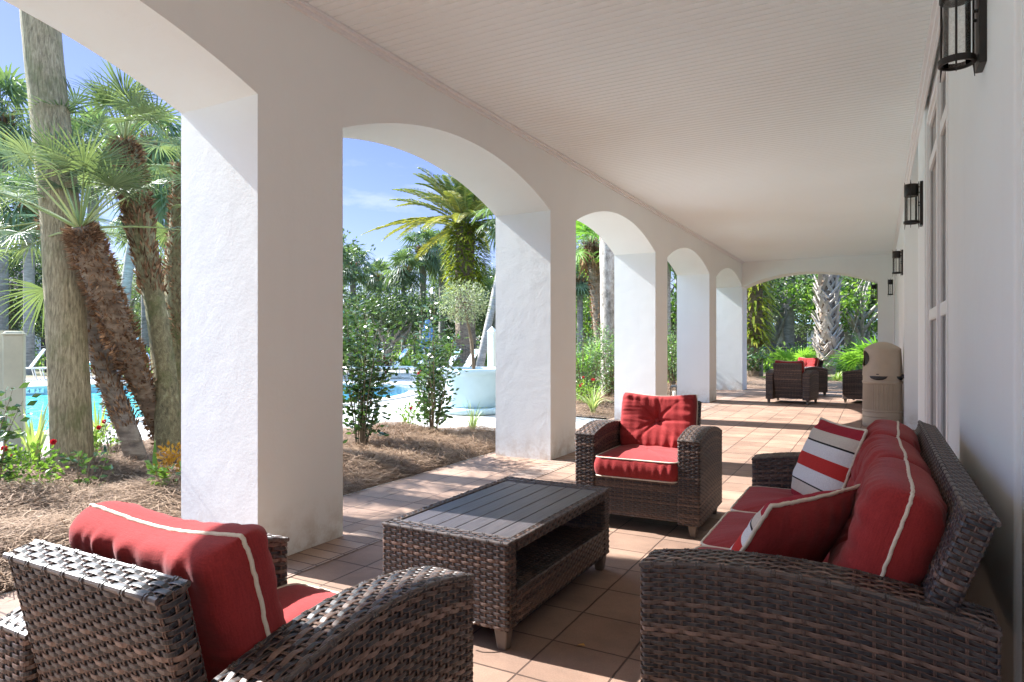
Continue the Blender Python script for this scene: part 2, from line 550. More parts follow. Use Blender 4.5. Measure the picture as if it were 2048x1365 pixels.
M['pane'] = pane_mat()
M['can'] = simple('taupe plastic', (0.40, 0.33, 0.25), 0.5, var=0.08, scale=3, bmp=0.08, bscale=120)
M['black'] = simple('black plastic film', (0.012, 0.012, 0.013), 0.28, var=0.3, scale=30, bmp=0.5, bscale=40)
M['hole'] = simple('dark inside', (0.03, 0.024, 0.018), 0.8)
M['planter'] = simple('pale blue glazed planter', (0.42, 0.55, 0.59), 0.55, var=0.06, scale=2.5, bmp=0.1, bscale=40)
M['white_frame'] = simple('white powder coated frame', (0.78, 0.77, 0.72), 0.4, var=0.05)
M['strap'] = simple('white vinyl strap', (0.76, 0.78, 0.78), 0.5, var=0.05)
M['blue'] = simple('blue vinyl', (0.10, 0.28, 0.42), 0.5, var=0.12)
M['canvas'] = simple('blue canvas', (0.09, 0.20, 0.38), 0.85, var=0.2, scale=8)
M['fence'] = simple('black painted fence', (0.02, 0.021, 0.022), 0.5, var=0.2)
M['chrome'] = simple('stainless rail', (0.62, 0.63, 0.64), 0.18, 0.95, var=0.05)
M['vinyl'] = simple('weathered cream vinyl', (0.47, 0.45, 0.34), 0.55, var=0.16, scale=3.2, kind='pos')
M['signwhite'] = simple('white sign', (0.74, 0.75, 0.76), 0.4, var=0.03)
M['ink'] = simple('dark blue ink', (0.03, 0.05, 0.12), 0.5)
M['redink'] = simple('red ink', (0.45, 0.04, 0.04), 0.5)
M['blackink'] = simple('black ink', (0.015, 0.015, 0.015), 0.5)
M['house'] = simple('pale house wall', (0.60, 0.57, 0.52), 0.85, var=0.06, scale=1.2, kind='pos')
M['dark_glass'] = simple('dark window', (0.02, 0.024, 0.026), 0.1, var=0.3)


def tile_roof():
    m, n, l, b, _ = new_mat('clay roof tile')
    v = coords(n, l, 'obj')
    t = n.new('ShaderNodeTexBrick'); t.inputs['Scale'].default_value = 1; t.inputs['Brick Width'].default_value = 0.3; t.inputs['Row Height'].default_value = 0.4
    t.inputs['Color1'].default_value = (0.22, 0.14, 0.11, 1); t.inputs['Color2'].default_value = (0.32, 0.24, 0.2, 1); t.inputs['Mortar'].default_value = (0.06, 0.045, 0.04, 1)
    t.inputs['Mortar Size'].default_value = 0.04
    l.new(v, t.inputs['Vector']); l.new(t.outputs['Color'], b.inputs['Base Color']); b.inputs['Roughness'].default_value = 0.85
    return m


M['rooftile'] = tile_roof()


def leaf_mat(name, dark, light, trans=0.35, rough=0.45, spec=0.4, tcol=None):
    m, n, l, b, out = new_mat(name)
    t = attr(n, 'tone'); r = ramp(n, [(0.0, dark), (1.0, light)]); l.new(t, r.inputs[0])
    l.new(r.outputs[0], b.inputs['Base Color']); b.inputs['Roughness'].default_value = rough; b.inputs['Specular IOR Level'].default_value = spec
    tl = n.new('ShaderNodeBsdfTranslucent')
    c = mixc(n, l, 1.0, r.outputs[0], tcol or (1.25, 1.4, 0.65), 'MULTIPLY'); l.new(c, tl.inputs[0])
    mx = n.new('ShaderNodeMixShader'); mx.inputs[0].default_value = trans
    l.new(b.outputs[0], mx.inputs[1]); l.new(tl.outputs[0], mx.inputs[2]); l.new(mx.outputs[0], out.inputs['Surface'])
    return m


M['fan'] = leaf_mat('fan palm leaf', (0.065, 0.095, 0.04), (0.23, 0.27, 0.12), 0.34, tcol=(1.1, 1.2, 0.7))
M['fanbright'] = leaf_mat('palmetto leaf', (0.08, 0.18, 0.03), (0.27, 0.42, 0.08), 0.45)
M['sabal'] = leaf_mat('sabal leaf', (0.06, 0.10, 0.05), (0.19, 0.25, 0.12), 0.3)
M['date'] = leaf_mat('date palm leaf', (0.09, 0.14, 0.04), (0.46, 0.38, 0.08), 0.35)
M['fern'] = leaf_mat('tree fern leaf', (0.10, 0.16, 0.02), (0.42, 0.40, 0.05), 0.42)
M['oak'] = leaf_mat('oak leaf', (0.035, 0.060, 0.025), (0.15, 0.20, 0.09), 0.3, 0.38)
M['olive'] = leaf_mat('grey green leaf', (0.11, 0.14, 0.08), (0.36, 0.37, 0.24), 0.32, 0.45)
M['green'] = leaf_mat('fresh green leaf', (0.06, 0.13, 0.02), (0.26, 0.37, 0.08), 0.42, 0.4)
M['camellia'] = leaf_mat('glossy camellia leaf', (0.02, 0.05, 0.02), (0.10, 0.17, 0.05), 0.25, 0.25, 0.6)
M['bush'] = leaf_mat('small shrub leaf', (0.05, 0.11, 0.04), (0.22, 0.31, 0.13), 0.32, 0.3, 0.5)
M['grass'] = leaf_mat('striped grass blade', (0.16, 0.26, 0.06), (0.52, 0.55, 0.28), 0.3, 0.5)
M['flower'] = leaf_mat('red flower', (0.5, 0.015, 0.03), (0.65, 0.04, 0.06), 0.2, tcol=(1.2, 0.8, 0.8))
M['orange'] = leaf_mat('orange croton', (0.45, 0.2, 0.03), (0.65, 0.36, 0.06), 0.3)
M['tired'] = leaf_mat('red ti leaf', (0.10, 0.012, 0.02), (0.25, 0.03, 0.04), 0.3, tcol=(1.4, 0.7, 0.7))
M['needle'] = leaf_mat('pine needle', (0.13, 0.07, 0.04), (0.44, 0.30, 0.19), 0.12, 0.7, 0.2, tcol=(1, 1, 1))
M['stem'] = simple('shrub stem', (0.16, 0.115, 0.07), 0.85, var=0.25, scale=30)


def bark(name, c1, c2, c3, sc=(1, 1, 0.12), scale=30, b_=0.8, moss=0.0):
    m, n, l, b, _ = new_mat(name)
    v = coords(n, l, 'obj', scale=sc)
    f = noise(n, l, v, scale, 6, 0.68, 0.5); r = ramp(n, [(0.3, c1), (0.52, c2), (0.72, c3)]); l.new(f, r.inputs[0])
    v2 = coords(n, l, 'obj'); g = noise(n, l, v2, 2.3, 6, 0.7)
    c = r.outputs[0]
    if moss:
        r2 = ramp(n, [(0.52, (0, 0, 0)), (0.66, (moss, moss, moss))]); l.new(g, r2.inputs[0])
        c = mixc(n, l, r2.outputs[0], c, (0.10, 0.115, 0.03))
    l.new(c, b.inputs['Base Color']); b.inputs['Roughness'].default_value = 0.9
    bump(n, l, f, b, b_, 0.02)
    return m


M['bark_big'] = bark('palm bark fibrous', (0.11, 0.085, 0.045), (0.31, 0.25, 0.145), (0.50, 0.42, 0.26), (1, 1, 0.16), 62, 1.0, 0.55)
M['bark_grey'] = bark('grey palm bark', (0.16, 0.145, 0.125), (0.30, 0.275, 0.24), (0.42, 0.39, 0.35), (0.4, 0.4, 2.0), 9, 0.6)
M['bark_pale'] = bark('pale speckled bark', (0.12, 0.095, 0.07), (0.36, 0.31, 0.26), (0.50, 0.45, 0.39), (1, 1, 0.6), 12, 0.6)
M['bark_moss'] = bark('mossy bark', (0.09, 0.075, 0.04), (0.22, 0.18, 0.09), (0.34, 0.31, 0.17), (1, 1, 0.6), 30, 1.0, 0.8)
M['bark_oak'] = bark('oak bark', (0.14, 0.12, 0.10), (0.31, 0.28, 0.24), (0.48, 0.44, 0.39), (1, 1, 0.3), 14, 0.7)
M['bark_dark'] = bark('dark ringed trunk', (0.08, 0.058, 0.042), (0.21, 0.155, 0.11), (0.35, 0.28, 0.20), (0.5, 0.5, 1.6), 10, 0.9)
M['fiber'] = leaf_mat('brown palm fibre', (0.08, 0.036, 0.018), (0.42, 0.25, 0.14), 0.15, 0.85, 0.15, tcol=(1, 1, 1))
M['boot'] = leaf_mat('grey leaf boot', (0.28, 0.24, 0.195), (0.60, 0.55, 0.49), 0.05, 0.85, 0.15, tcol=(1, 1, 1))
M['petiole'] = leaf_mat('palm petiole', (0.20, 0.26, 0.08), (0.42, 0.44, 0.20), 0.2)
M['gasket'] = simple('grey gasket', (0.42, 0.42, 0.42), 0.6)
# ================================================================== setting
rng = np.random.default_rng(7)
X0, XT = -2.876, -3.513          # inner and outer plane of the arcade
A0, PER, PW = 2.4345, 3.594, 0.639
ZS, ZA, ZC = 2.509, 2.808, 3.116  # springing, crown of arch, ceiling
YE = A0 + 4 * PER                # inner face of the end wall (16.81)
YET = YE + PW
WX = 0.322                       # right-hand wall plane


def fill_with_holes(name, outer, holes, z, mat):
    bm = bmesh.new()
    edges = []
    for loop in [outer] + holes:
        vs = [bm.verts.new((x, y, z)) for x, y in loop]
        for i in range(len(vs)): edges.append(bm.edges.new((vs[i], vs[(i + 1) % len(vs)])))
    bmesh.ops.triangle_fill(bm, use_beauty=True, use_dissolve=False, edges=edges)
    for f in bm.faces:
        if f.normal.z < 0: f.normal_flip()
    me = bpy.data.meshes.new(name); bm.to_mesh(me); bm.free()
    me.materials.append(mat)
    o = bpy.data.objects.new(name, me); COL.objects.link(o)
    return o


def smooth_loop(pts, n=8):
    P = np.array(pts, float); N = len(P); out = []
    for i in range(N):
        p0, p1, p2, p3 = P[i - 1], P[i], P[(i + 1) % N], P[(i + 2) % N]
        for t in np.linspace(0, 1, n, endpoint=False):
            out.append(0.5 * ((2 * p1) + (-p0 + p2) * t + (2 * p0 - 5 * p1 + 4 * p2 - p3) * t * t + (-p0 + 3 * p1 - 3 * p2 + p3) * t ** 3))
    return np.array(out)


POOL = smooth_loop([(-9.75, -4), (-9.45, 1.5), (-9.6, 4.8), (-10.0, 6.6), (-9.35, 8.6), (-8.95, 10.2), (-9.6, 12.4), (-11.6, 14.2), (-14.5, 13.4),
                    (-17.6, 11.9), (-19.3, 9.2), (-20.3, 3), (-19.5, -5), (-15, -8), (-11, -7)])
pool_hole = [tuple(p) for p in POOL]
S_ = 500
struct(fill_with_holes('ground', [(-S_, -S_), (S_, -S_), (S_, S_), (-S_, S_)], [pool_hole], -0.016, M['ground']))
DECK = [(-3.5, -20), (-3.5, 7.3), (-3.5, 9.6), (-6.4, 10.2), (-7.3, 15), (-8.5, 20.5), (-12, 24.5), (-18, 24), (-23.5, 15.5), (-25, 4), (-25, -20)]
struct(fill_with_holes('pool_deck', DECK, [pool_hole], -0.008, M['deck']))
mb = MB()
nrm = np.roll(POOL, -1, 0) - np.roll(POOL, 1, 0); nrm = np.stack([nrm[:, 1], -nrm[:, 0]], 1); nrm /= np.linalg.norm(nrm, axis=1)[:, None]
G = np.zeros((len(POOL), 5, 3))
for j, (o_, z_) in enumerate(((0.0, -0.06), (-0.02, -0.005), (0.0, 0.022), (0.30, 0.022), (0.31, -0.01))):
    G[:, j, :2] = POOL + nrm * o_; G[:, j, 2] = z_
mb.grid(G, wrap_u=True)
struct(mb.build('pool_coping', M['coping'], smooth=False))
mb = MB()
G = np.zeros((len(POOL), 2, 3)); G[:, :, :2] = POOL[:, None]; G[:, 0, 2] = -1.3; G[:, 1, 2] = -0.05
mb.grid(G, wrap_u=True)
struct(mb.build('pool_wall', M['pooltile']))
struct(fill_with_holes('pool_water', [tuple(p) for p in POOL - nrm * -0.01], [], -0.21, M['water']))

# floor of the loggia
mb = MB(); mb.add([(-3.62, -12, 0), (WX + 0.6, -12, 0), (WX + 0.6, YET + 0.25, 0), (-3.62, YET + 0.25, 0)], [[0, 1, 2, 3]])
mb.add([(-3.62, -12, -0.05), (-3.62, -12, 0), (-3.62, YET + 0.25, 0), (-3.62, YET + 0.25, -0.05)], [[0, 1, 2, 3]])
struct(mb.build('patio_floor', M['paver']))
mb = MB(); mb.add([(X0 + 0.002, -12, 0.004), (X0 + 0.262, -12, 0.004), (X0 + 0.262, YE, 0.004), (X0 + 0.002, YE, 0.004)], [[0, 1, 2, 3]])
struct(mb.build('paver_border', M['soldier']))

# ceiling with real v-grooves
mb = MB()
ys = []
gy = 0.0667
for k in range(int((YE + 12) / gy)):
    y = -12 + k * gy
    ys += [(y, ZC), (y + gy - 0.012, ZC), (y + gy - 0.006, ZC + 0.011)]
ys = [p for p in ys if p[0] < YE] + [(YE, ZC)]
G = np.zeros((len(ys), 2, 3))
G[:, 0, 0] = X0; G[:, 1, 0] = 0.75
G[:, :, 1] = np.array([p[0] for p in ys])[:, None]; G[:, :, 2] = np.array([p[1] for p in ys])[:, None]
mb.grid(G)
struct(mb.build('ceiling', M['ceiling']))
mb = MB(); mb.box((XT - 0.4, -12, ZC + 0.02), (3.5, YET + 0.5, ZC + 0.35))
mb.add([], np.zeros((0, 4), int))
struct(mb.build('roof', M['trim']))


def arch_z(y, a, b):
    half = (b - a) / 2; c = (a + b) / 2; rise = ZA - ZS
    R = (half * half + rise * rise) / (2 * rise)
    return ZA - R + np.sqrt(np.maximum(R * R - (y - c) ** 2, 0))


# arcade: spandrel wall with arches + one part per pier
arc = thing('arcade_wall', 'long white stucco arcade wall with segmental arches between the patio and the pool', 'arcade', (XT, A0, 0))
mb = MB()
ox, oy = XT, A0


def spandrel(mb, frm, to, axis_pts):
    """arch strip between two openings; axis_pts maps (t, side, z) to a local point"""
    ts = np.linspace(frm, to, 41)
    zz = arch_z(ts, frm, to)
    for s in (0, 1):
        G = np.array([[axis_pts(t, s, z), axis_pts(t, s, ZC + 0.06)] for t, z in zip(ts, zz)])
        mb.grid(G if s == 0 else G[::-1])
    G = np.array([[axis_pts(t, 0, z), axis_pts(t, 1, z)] for t, z in zip(ts, zz)])
    mb.grid(G[::-1])


def apts(t, s, z): return (X0 - ox if s == 0 else 0.0, t - oy, z)


pier_ks = range(-3, 5)
for k in pier_ks:
    a = A0 + k * PER; b = a + PW
    if k < 4: spandrel(mb, b, a + PER, apts)
    for s in (0, 1):
        G = np.array([[apts(t, s, ZS), apts(t, s, ZC + 0.06)] for t in (a, b)])
        mb.grid(G if s == 0 else G[::-1])
mb.build('arch_wall', M['stucco'], arc)
for k in pier_ks:
    a = A0 + k * PER; b = a + PW
    mb = MB(); mb.box((0, a - oy, -0.02), (X0 - ox, b - oy, ZS))
    mb.L[-1] = mb.L[-1]
    p = mb.build('pier', M['stucco'], arc)
# slim moulding where arcade meets ceiling
mb = MB()
mb.box((X0 - ox, -12 - oy, ZC - 0.045), (X0 - ox + 0.022, YE - oy, ZC - 0.002))
mb.box((X0 - ox + 0.022, -12 - oy, ZC - 0.02), (X0 - ox + 0.05, YE - oy, ZC - 0.002))
mb.build('ceiling_moulding', M['trim'], arc)

# end wall with its arch
ew = thing('end_wall', 'white stucco wall with one wide arch closing the far end of the patio', 'wall', (X0, YE, 0))
mb = MB()
exa, exb = X0, 0.0


def epts(t, s, z): return (t - X0, 0.0 if s == 0 else PW, z)


ts = np.linspace(exa, exb, 41); zz = arch_z(ts, exa, exb)
for s in (0, 1):
    G = np.array([[epts(t, s, z), epts(t, s, ZC + 0.06)] for t, z in zip(ts, zz)])
    mb.grid(G[::-1] if s == 0 else G)
mb.grid(np.array([[epts(t, 0, z), epts(t, 1, z)] for t, z in zip(ts, zz)]))
mb.box((exb - X0, 0, ZS), (WX + 0.4 - X0, PW, ZC + 0.06))
mb.build('arch_wall', M['stucco'], ew)
mb = MB(); mb.box((exb - X0, 0, -0.02), (WX + 0.4 - X0, PW, ZS)); mb.build('pier', M['stucco'], ew)

# right-hand building wall
bw = thing('building_wall', 'smooth white house wall with tall windows along the right side of the patio', 'wall', (WX, 0, 0))
def wall_box(mb, y0, y1, x, z0=-0.02, z1=ZC + 0.05): mb.box((x - WX, y0, z0), (1.6, y1, z1))
mb = MB()
wall_box(mb, -12, 2.23, WX + 0.018)
mb.box((0.018, 3.59, -0.02), (1.6, 4.36, ZC + 0.05))
mb.box((0.03, 4.36, -0.02), (1.6, 6.15, 0.38))
mb.box((0.03, 4.36, 2.95), (1.6, 6.15, ZC + 0.05))
wall_box(mb, 7.1, 10.5, WX + 0.30)
wall_box(mb, 10.5, YE, WX - 0.006)
mb.build('wall_surface', M['wallpaint'], bw)
for y0, y1 in ((2.23, 3.59), (6.15, 7.1)):
    mb = MB(); wall_box(mb, y0, y1, WX); o = mb.build('pilaster', M['wallpaint'], bw)
    md = o.modifiers.new('bevel', 'BEVEL'); md.width = 0.012; md.segments = 3
mb = MB()
for (x1, z0) in ((0.05, 0.035), (0.032, 0.075), (0.014, 0.10)):
    mb.box((-x1, -12, ZC - z0), (0.0 if x1 > 0.04 else 0.0, YE, ZC - 0.001 * (1 + 100 * (x1 < 0.02)) if False else ZC - 0.002 - (0.033 if x1 < 0.04 else 0) - (0.04 if x1 < 0.02 else 0)))
mb.build('crown_moulding', M['trim'], bw)
# window
wy0, wy1 = 4.36, 6.15
mb = MB()
fx0, fx1 = 0.014, 0.09
for a, b, c, d in ((wy0, wy0 + 0.09, 0.38, 2.95), (wy1 - 0.06, wy1, 0.38, 2.95), (5.07, 5.15, 0.44, 2.89), (wy0 + 0.09, wy1 - 0.06, 0.38, 0.44), (wy0 + 0.09, wy1 - 0.06, 2.89, 2.95)):
    mb.box((fx0, a, c), (fx1, b, d))
win = mb.build('window', M['trim'], bw)
for a, b in ((wy0 + 0.09, 5.07), (5.15, wy1 - 0.06)):
    for z0, z1 in ((0.44, 1.40), (1.40, 2.55), (2.55, 2.89)):
        mb = MB(); t = 0.04
        mb.box((0.028, a, z0), (0.07, a + t, z1)); mb.box((0.028, b - t, z0), (0.07, b, z1))
        mb.box((0.028, a + t, z0), (0.07, b - t, z0 + t)); mb.box((0.028, a + t, z1 - t), (0.07, b - t, z1))
        mb.build('sash', M['trim'], win)
        mb = MB(); mb.box((0.046, a + t, z0 + t), (0.058, b - t, z1 - t)); mb.build('pane', M['pane'], win)
        mb = MB()
        for y in (a + t, b - t): mb.box((0.040, y - 0.004, z0 + t), (0.047, y + 0.004, z1 - t))
        for z in (z0 + t, z1 - t): mb.box((0.040, a + t + 0.004, z - 0.004), (0.047, b - t - 0.004, z + 0.004))
        mb.build('gasket', M['gasket'], win)
mb = MB(); mb.box((-0.012, 4.36, 0.335), (0.03, 6.15, 0.375)); mb.build('window_sill', M['trim'], win)
# white conduit near the far corner
mb = MB(); mb.tube([(0, 0, 0.0), (0, 0, 1.5), (0, -0.02, 1.9), (0.0, -0.10, 2.1), (0, -0.12, 2.5), (0, -0.12, 3.0)], 0.016, 8)
o = mb.build('wall_pipe', M['trim'], smooth=True, loc=(WX - 0.03, 15.7, 0)); tag(o, 'thin white pipe running up the house wall near the far corner', 'pipe')


# ------------------------------------------------------------------ lanterns
def make_lantern(label):
    """local: wall plane at x = 0, lantern hangs towards -x, origin at the foot of the backplate"""
    t = thing('wall_lantern', label, 'wall lantern', group='dark metal lanterns along the house wall')
    mb = MB(); mb.box((-0.022, -0.055, 0.0), (0.0, 0.055, 0.356))
    mb.tube([(-0.022, 0.012, 0.17), (-0.034, 0.012, 0.17)], 0.006, 8); mb.tube([(-0.022, -0.02, 0.19), (-0.034, -0.02, 0.19)], 0.006, 8)
    o = mb.build('backplate', M['bronze'], t)
    md = o.modifiers.new('bevel', 'BEVEL'); md.width = 0.003; md.segments = 2
    cx = -0.080; r = 0.0525
    mb = MB(); mb.lathe([(0.0, 0.343), (0.03, 0.343), (r - 0.003, 0.343), (r, 0.34), (r, 0.248), (r - 0.004, 0.246), (r - 0.006, 0.25), (0.0, 0.25)], 40, c=(cx, 0, 0)); mb.build('cap', M['bronze'], t, True)
    mb = MB(); mb.lathe([(r, 0.022), (r + 0.004, 0.024), (r + 0.004, 0.043), (r, 0.045), (r - 0.006, 0.045), (r - 0.006, 0.022), (r, 0.022)], 40, c=(cx, 0, 0)); mb.build('lower_ring', M['bronze'], t)
    mb = MB(); mb.lathe([(r - 0.012, 0.03), (r - 0.012, 0.25)], 40, c=(cx, 0, 0)); mb.build('glass', M['lantern_glass'], t, True)
    for a in (-97, 23, 143):
        a = radians(a); dx, dy = cos(a), sin(a)
        mb = MB()
        q = r + 0.006
        P = np.array([(cx + dx * q, dy * q, -0.018), (cx + dx * (q - 0.004), dy * (q - 0.004), 0.03), (cx + dx * (q - 0.004), dy * (q - 0.004), 0.345), (cx + dx * q, dy * q, 0.372)])
        mb.tube(P, [0.0012, 0.0038, 0.0038, 0.0012], 6)
        mb.build('strap', M['bronze'], t)
    for z in (0.033, 0.275, 0.32):
        mb = MB(); mb.tube([(-0.02, 0, z), (cx + r, 0, z)], 0.006, 8); mb.build('arm', M['bronze'], t)
    return t


lan = make_lantern('near black lantern cut by the top of the picture, bubbled glass on the right wall')
lan.location = (WX, 2.78, 2.14)
dup(lan, 'black lantern beside the far edge of the tall window, mirrored in its panes', (WX, 6.36, 2.14))
dup(lan, 'black lantern on the house wall beyond the recess, above the tan trash bin', (WX - 0.006, 10.98, 2.14))
dup(lan, 'smallest lantern on the house wall, next to the end wall', (WX - 0.006, 16.0, 2.14))
dup(lan, 'lantern hanging in the far arch against the green trees', (0.0, 17.2, 2.14))
# ================================================================== furniture
frng = np.random.default_rng(11)


def quad_surf(p00, p10, p11, p01):
    p00, p10, p11, p01 = [np.asarray(p, float) for p in (p00, p10, p11, p01)]
    def S(u, v):
        u = u[..., None]; v = v[..., None]
        return p00 * (1 - u) * (1 - v) + p10 * u * (1 - v) + p11 * u * v + p01 * (1 - u) * v
    return S


def weave(mb, S, Lu, Lv, su=0.030, pv=0.0125, amp=0.0023, rn=None, closed=False):
    """flat bands running along u, over and under double cords running along v"""
    rn = rn or frng
    nr = max(2, int(round(Lv / pv))); nc = max(2, int(round(Lu / su)))
    if closed: nc += nc % 2
    def pn(u, v):
        e = 1e-3
        P = S(u, v)
        du = (S((u + e) % 1.0, v) - S((u - e) % 1.0, v)) if closed else (S(np.clip(u + e, 0, 1), v) - S(np.clip(u - e, 0, 1), v))
        dv = S(u, np.clip(v + e, 0, 1)) - S(u, np.clip(v - e, 0, 1))
        N = np.cross(du, dv); N /= np.linalg.norm(N, axis=-1, keepdims=True) + 1e-12
        return P, N
    # dark backing sheet just below the weave
    bu, bv = np.meshgrid(np.linspace(0, 1, 161 if closed else 13), np.linspace(0, 1, 7), indexing='ij')
    P, N = pn(bu, bv)
    mb.grid(P - N * amp * 1.9, tone=0.0)
    # bands
    m = nc * 6 + 1
    u = np.linspace(0, 1, m)
    c = np.array([-0.475, -0.30, 0.30, 0.475]); lift = np.array([-0.9, 0.0, 0.0, -0.9]) * 0.0011
    ed = np.array([1.0, 0.0, 0.0, 0.75])
    r = np.arange(nr)
    sgn = np.sin(pi * (u[None, :] * nc) + pi * r[:, None])          # (nr, m)
    sgn = np.tanh(2.2 * sgn) / np.tanh(2.2)
    U = np.broadcast_to(u[None, :, None], (nr, m, 4)); V = (r[:, None, None] + 0.5 + c[None, None, :] * 0.95 + rn.normal(0, 0.025, (nr, 1, 1))) / nr
    V = np.broadcast_to(np.clip(V, 0, 1), (nr, m, 4))
    P, N = pn(U, V)
    P = P + N * (amp * sgn[..., None] + lift + 0.0004)[..., None]
    base = rn.choice([0.12, 0.2, 0.3, 0.62, 0.8], nr, p=[0.28, 0.24, 0.16, 0.2, 0.12]) + rn.normal(0, 0.05, nr)
    ph = rn.uniform(0, 6.28, (nr, 3)); fr = rn.uniform(2.0, 9.0, (nr, 3)) * Lu
    tn = base[:, None] + 0.2 * (np.sin(fr[:, :1] * u + ph[:, :1]) + 0.6 * np.sin(fr[:, 1:2] * 2.3 * u + ph[:, 1:2])) * 0.7
    tn = np.clip(tn, 0, 1)
    I = np.arange(nr * m * 4).reshape(nr, m, 4)
    F = np.stack([I[:, :-1, :-1], I[:, 1:, :-1], I[:, 1:, 1:], I[:, :-1, 1:]], -1).reshape(-1, 4)
    mb.add(P.reshape(-1, 3), F, 0, np.broadcast_to(tn[..., None], (nr, m, 4)).ravel(), np.broadcast_to(ed, (nr, m, 4)).ravel())
    # cords
    k = np.arange(nc)
    vv = np.linspace(0, 1, nr * 2 + 1)
    for off in (-0.0019, 0.0019):
        uc = ((k[:, None] + 0.5) / nc) + (np.array([-0.0017, -0.0008, 0.0008, 0.0017]) + off)[None, :] / Lu      # (nc,4)
        U = np.broadcast_to(uc[:, None, :], (nc, len(vv), 4)); V = np.broadcast_to(vv[None, :, None], (nc, len(vv), 4))
        P, N = pn(np.clip(U, 0, 1), V)
        sg = np.sin(pi * (k[:, None] + 0.5) + pi * 0 + pi * (vv[None, :] * nr - 0.5))
        hgt = -amp * 0.75 * np.sin(pi * (k[:, None] + 0.5)) * np.sin(pi * vv[None, :] * nr - 0) * 0
        hgt = -amp * 0.55 * np.cos(pi * k[:, None]) * np.sin(pi * (vv[None, :] * nr)) + 0.0005
        P = P + N * (hgt[..., None] + np.array([-0.0009, 0.0004, 0.0004, -0.0009]))[..., None]
        I = np.arange(nc * len(vv) * 4).reshape(nc, len(vv), 4)
        F = np.stack([I[:, :-1, :-1], I[:, :-1, 1:], I[:, 1:, 1:], I[:, 1:, :-1]], -1).reshape(-1, 4)
        tc = np.clip(0.62 + rn.normal(0, 0.14, nc), 0, 1)
        mb.add(P.reshape(-1, 3), F, 0, np.broadcast_to(tc[:, None, None], (nc, len(vv), 4)).ravel(), 0.25)


def loop_xy(x0, x1, y0, y1, r=0.016):
    P = []
    for cx, cy, a0 in ((x1 - r, y1 - r, 0), (x0 + r, y1 - r, 90), (x0 + r, y0 + r, 180), (x1 - r, y0 + r, 270)):
        for a in np.linspace(a0, a0 + 90, 9): P.append((cx + r * cos(radians(a)), cy + r * sin(radians(a))))
    P.append(P[0]); P = np.array(P)
    d = np.concatenate([[0], np.cumsum(np.linalg.norm(np.diff(P, axis=0), axis=1))])
    return (lambda u: np.interp((u % 1.0) * d[-1], d, P[:, 0])), (lambda u: np.interp((u % 1.0) * d[-1], d, P[:, 1])), d[-1]


def rim(mb, pts, r=0.0065, wrap=0.06, tone=0.55):
    """edge band with small wraps round it"""
    P = np.asarray(pts, float)
    mb.tube(P, r, 8, tone=tone, flat=0.9)
    d = np.concatenate([[0], np.cumsum(np.linalg.norm(np.diff(P, axis=0), axis=1))])
    n = int(d[-1] / wrap)
    for s in (np.arange(n) + 0.5) / max(n, 1) * d[-1]:
        for o in (-0.004, 0.004):
            q = [np.array([np.interp(t, d, P[:, i]) for i in range(3)]) for t in (s + o - 0.0032, s + o - 0.002, s + o + 0.002, s + o + 0.0032)]
            mb.tube(q, [r * 0.9, r * 1.28, r * 1.28, r * 0.9], 8, tone=0.5, caps=False)


def arm_mesh(x0, x1, D, zf, zb, bulge, z0=0.078):
    mb = MB()
    yf, yb = -D / 2, D / 2
    def zt(s): return zf + (zb - zf) * s + bulge * 4 * s * (1 - s)
    H = zf - z0
    fx, fy, per = loop_xy(x0, x1, yf, yb)
    def wall(u, v):
        y = fy(u)
        return np.stack([fx(u), y, z0 + v * (zt((y - yf) / D) - z0)], -1)
    weave(mb, wall, per, H + bulge * 0.6, closed=True)
    def top(u, v): return np.stack([x1 + (x0 - x1) * v, yf + u * D, zt(u) + 0.002 + 0 * v], -1)
    weave(mb, top, D * 1.03, x1 - x0, su=0.034, pv=0.0165)
    s = np.linspace(0, 1, 25)
    for x in (x0 + 0.004, x1 - 0.004):
        rim(mb, np.stack([np.full_like(s, x), yf + 0.004 + s * (D - 0.008), zt(s) - 0.002], -1))
    rim(mb, [(x0, yf + 0.003, zf - 0.002), ((x0 + x1) / 2, yf + 0.003, zf - 0.002), (x1, yf + 0.003, zf - 0.002)])
    rim(mb, [(x0, yb - 0.003, zb - 0.002), ((x0 + x1) / 2, yb - 0.003, zb - 0.002), (x1, yb - 0.003, zb - 0.002)])
    mb.add([(x0, yf, z0), (x1, yf, z0), (x1, yb, z0), (x0, yb, z0)], [[0, 3, 2, 1]], tone=0.0)
    return mb


def back_mesh(x0, x1, yb0, zb0, yb1, zb1, th):
    """leaning slab; (yb0, zb0) foot of the rear face, (yb1, zb1) its top"""
    mb = MB()
    d = np.array([yb1 - yb0, zb1 - zb0]); L = np.hypot(*d); d /= L
    nrm_ = np.array([d[1], -d[0]])     # towards +y (rear)
    f0 = np.array([yb0, zb0]) - nrm_ * th; f1 = np.array([yb1, zb1]) - nrm_ * th
    W = x1 - x0
    fx, fy, per = loop_xy(x0, x1, 0.0, th)
    tv = np.array([d[0], d[1]]); nv = nrm_
    def wall(u, v):
        t_ = fy(u)
        return np.stack([fx(u), f0[0] + nv[0] * t_ + tv[0] * L * v, f0[1] + nv[1] * t_ + tv[1] * L * v], -1)
    weave(mb, wall, per, L, closed=True)
    weave(mb, quad_surf((x0, *f1), (x1, *f1), (x1, yb1, zb1), (x0, yb1, zb1)), W, th, su=0.034, pv=0.0165)
    n = 9
    for p in (f1, np.array([yb1, zb1])):
        rim(mb, np.stack([np.linspace(x0 + 0.003, x1 - 0.003, n), np.full(n, p[0]), np.full(n, p[1] - 0.003)], -1), 0.0068)
    return mb


def leg_mesh(x, y, s=0.055, h=0.08):
    mb = MB(); mb.box((x - s / 2, y - s / 2, 0.0), (x + s / 2, y + s / 2, h), taper=0.68)
    return mb


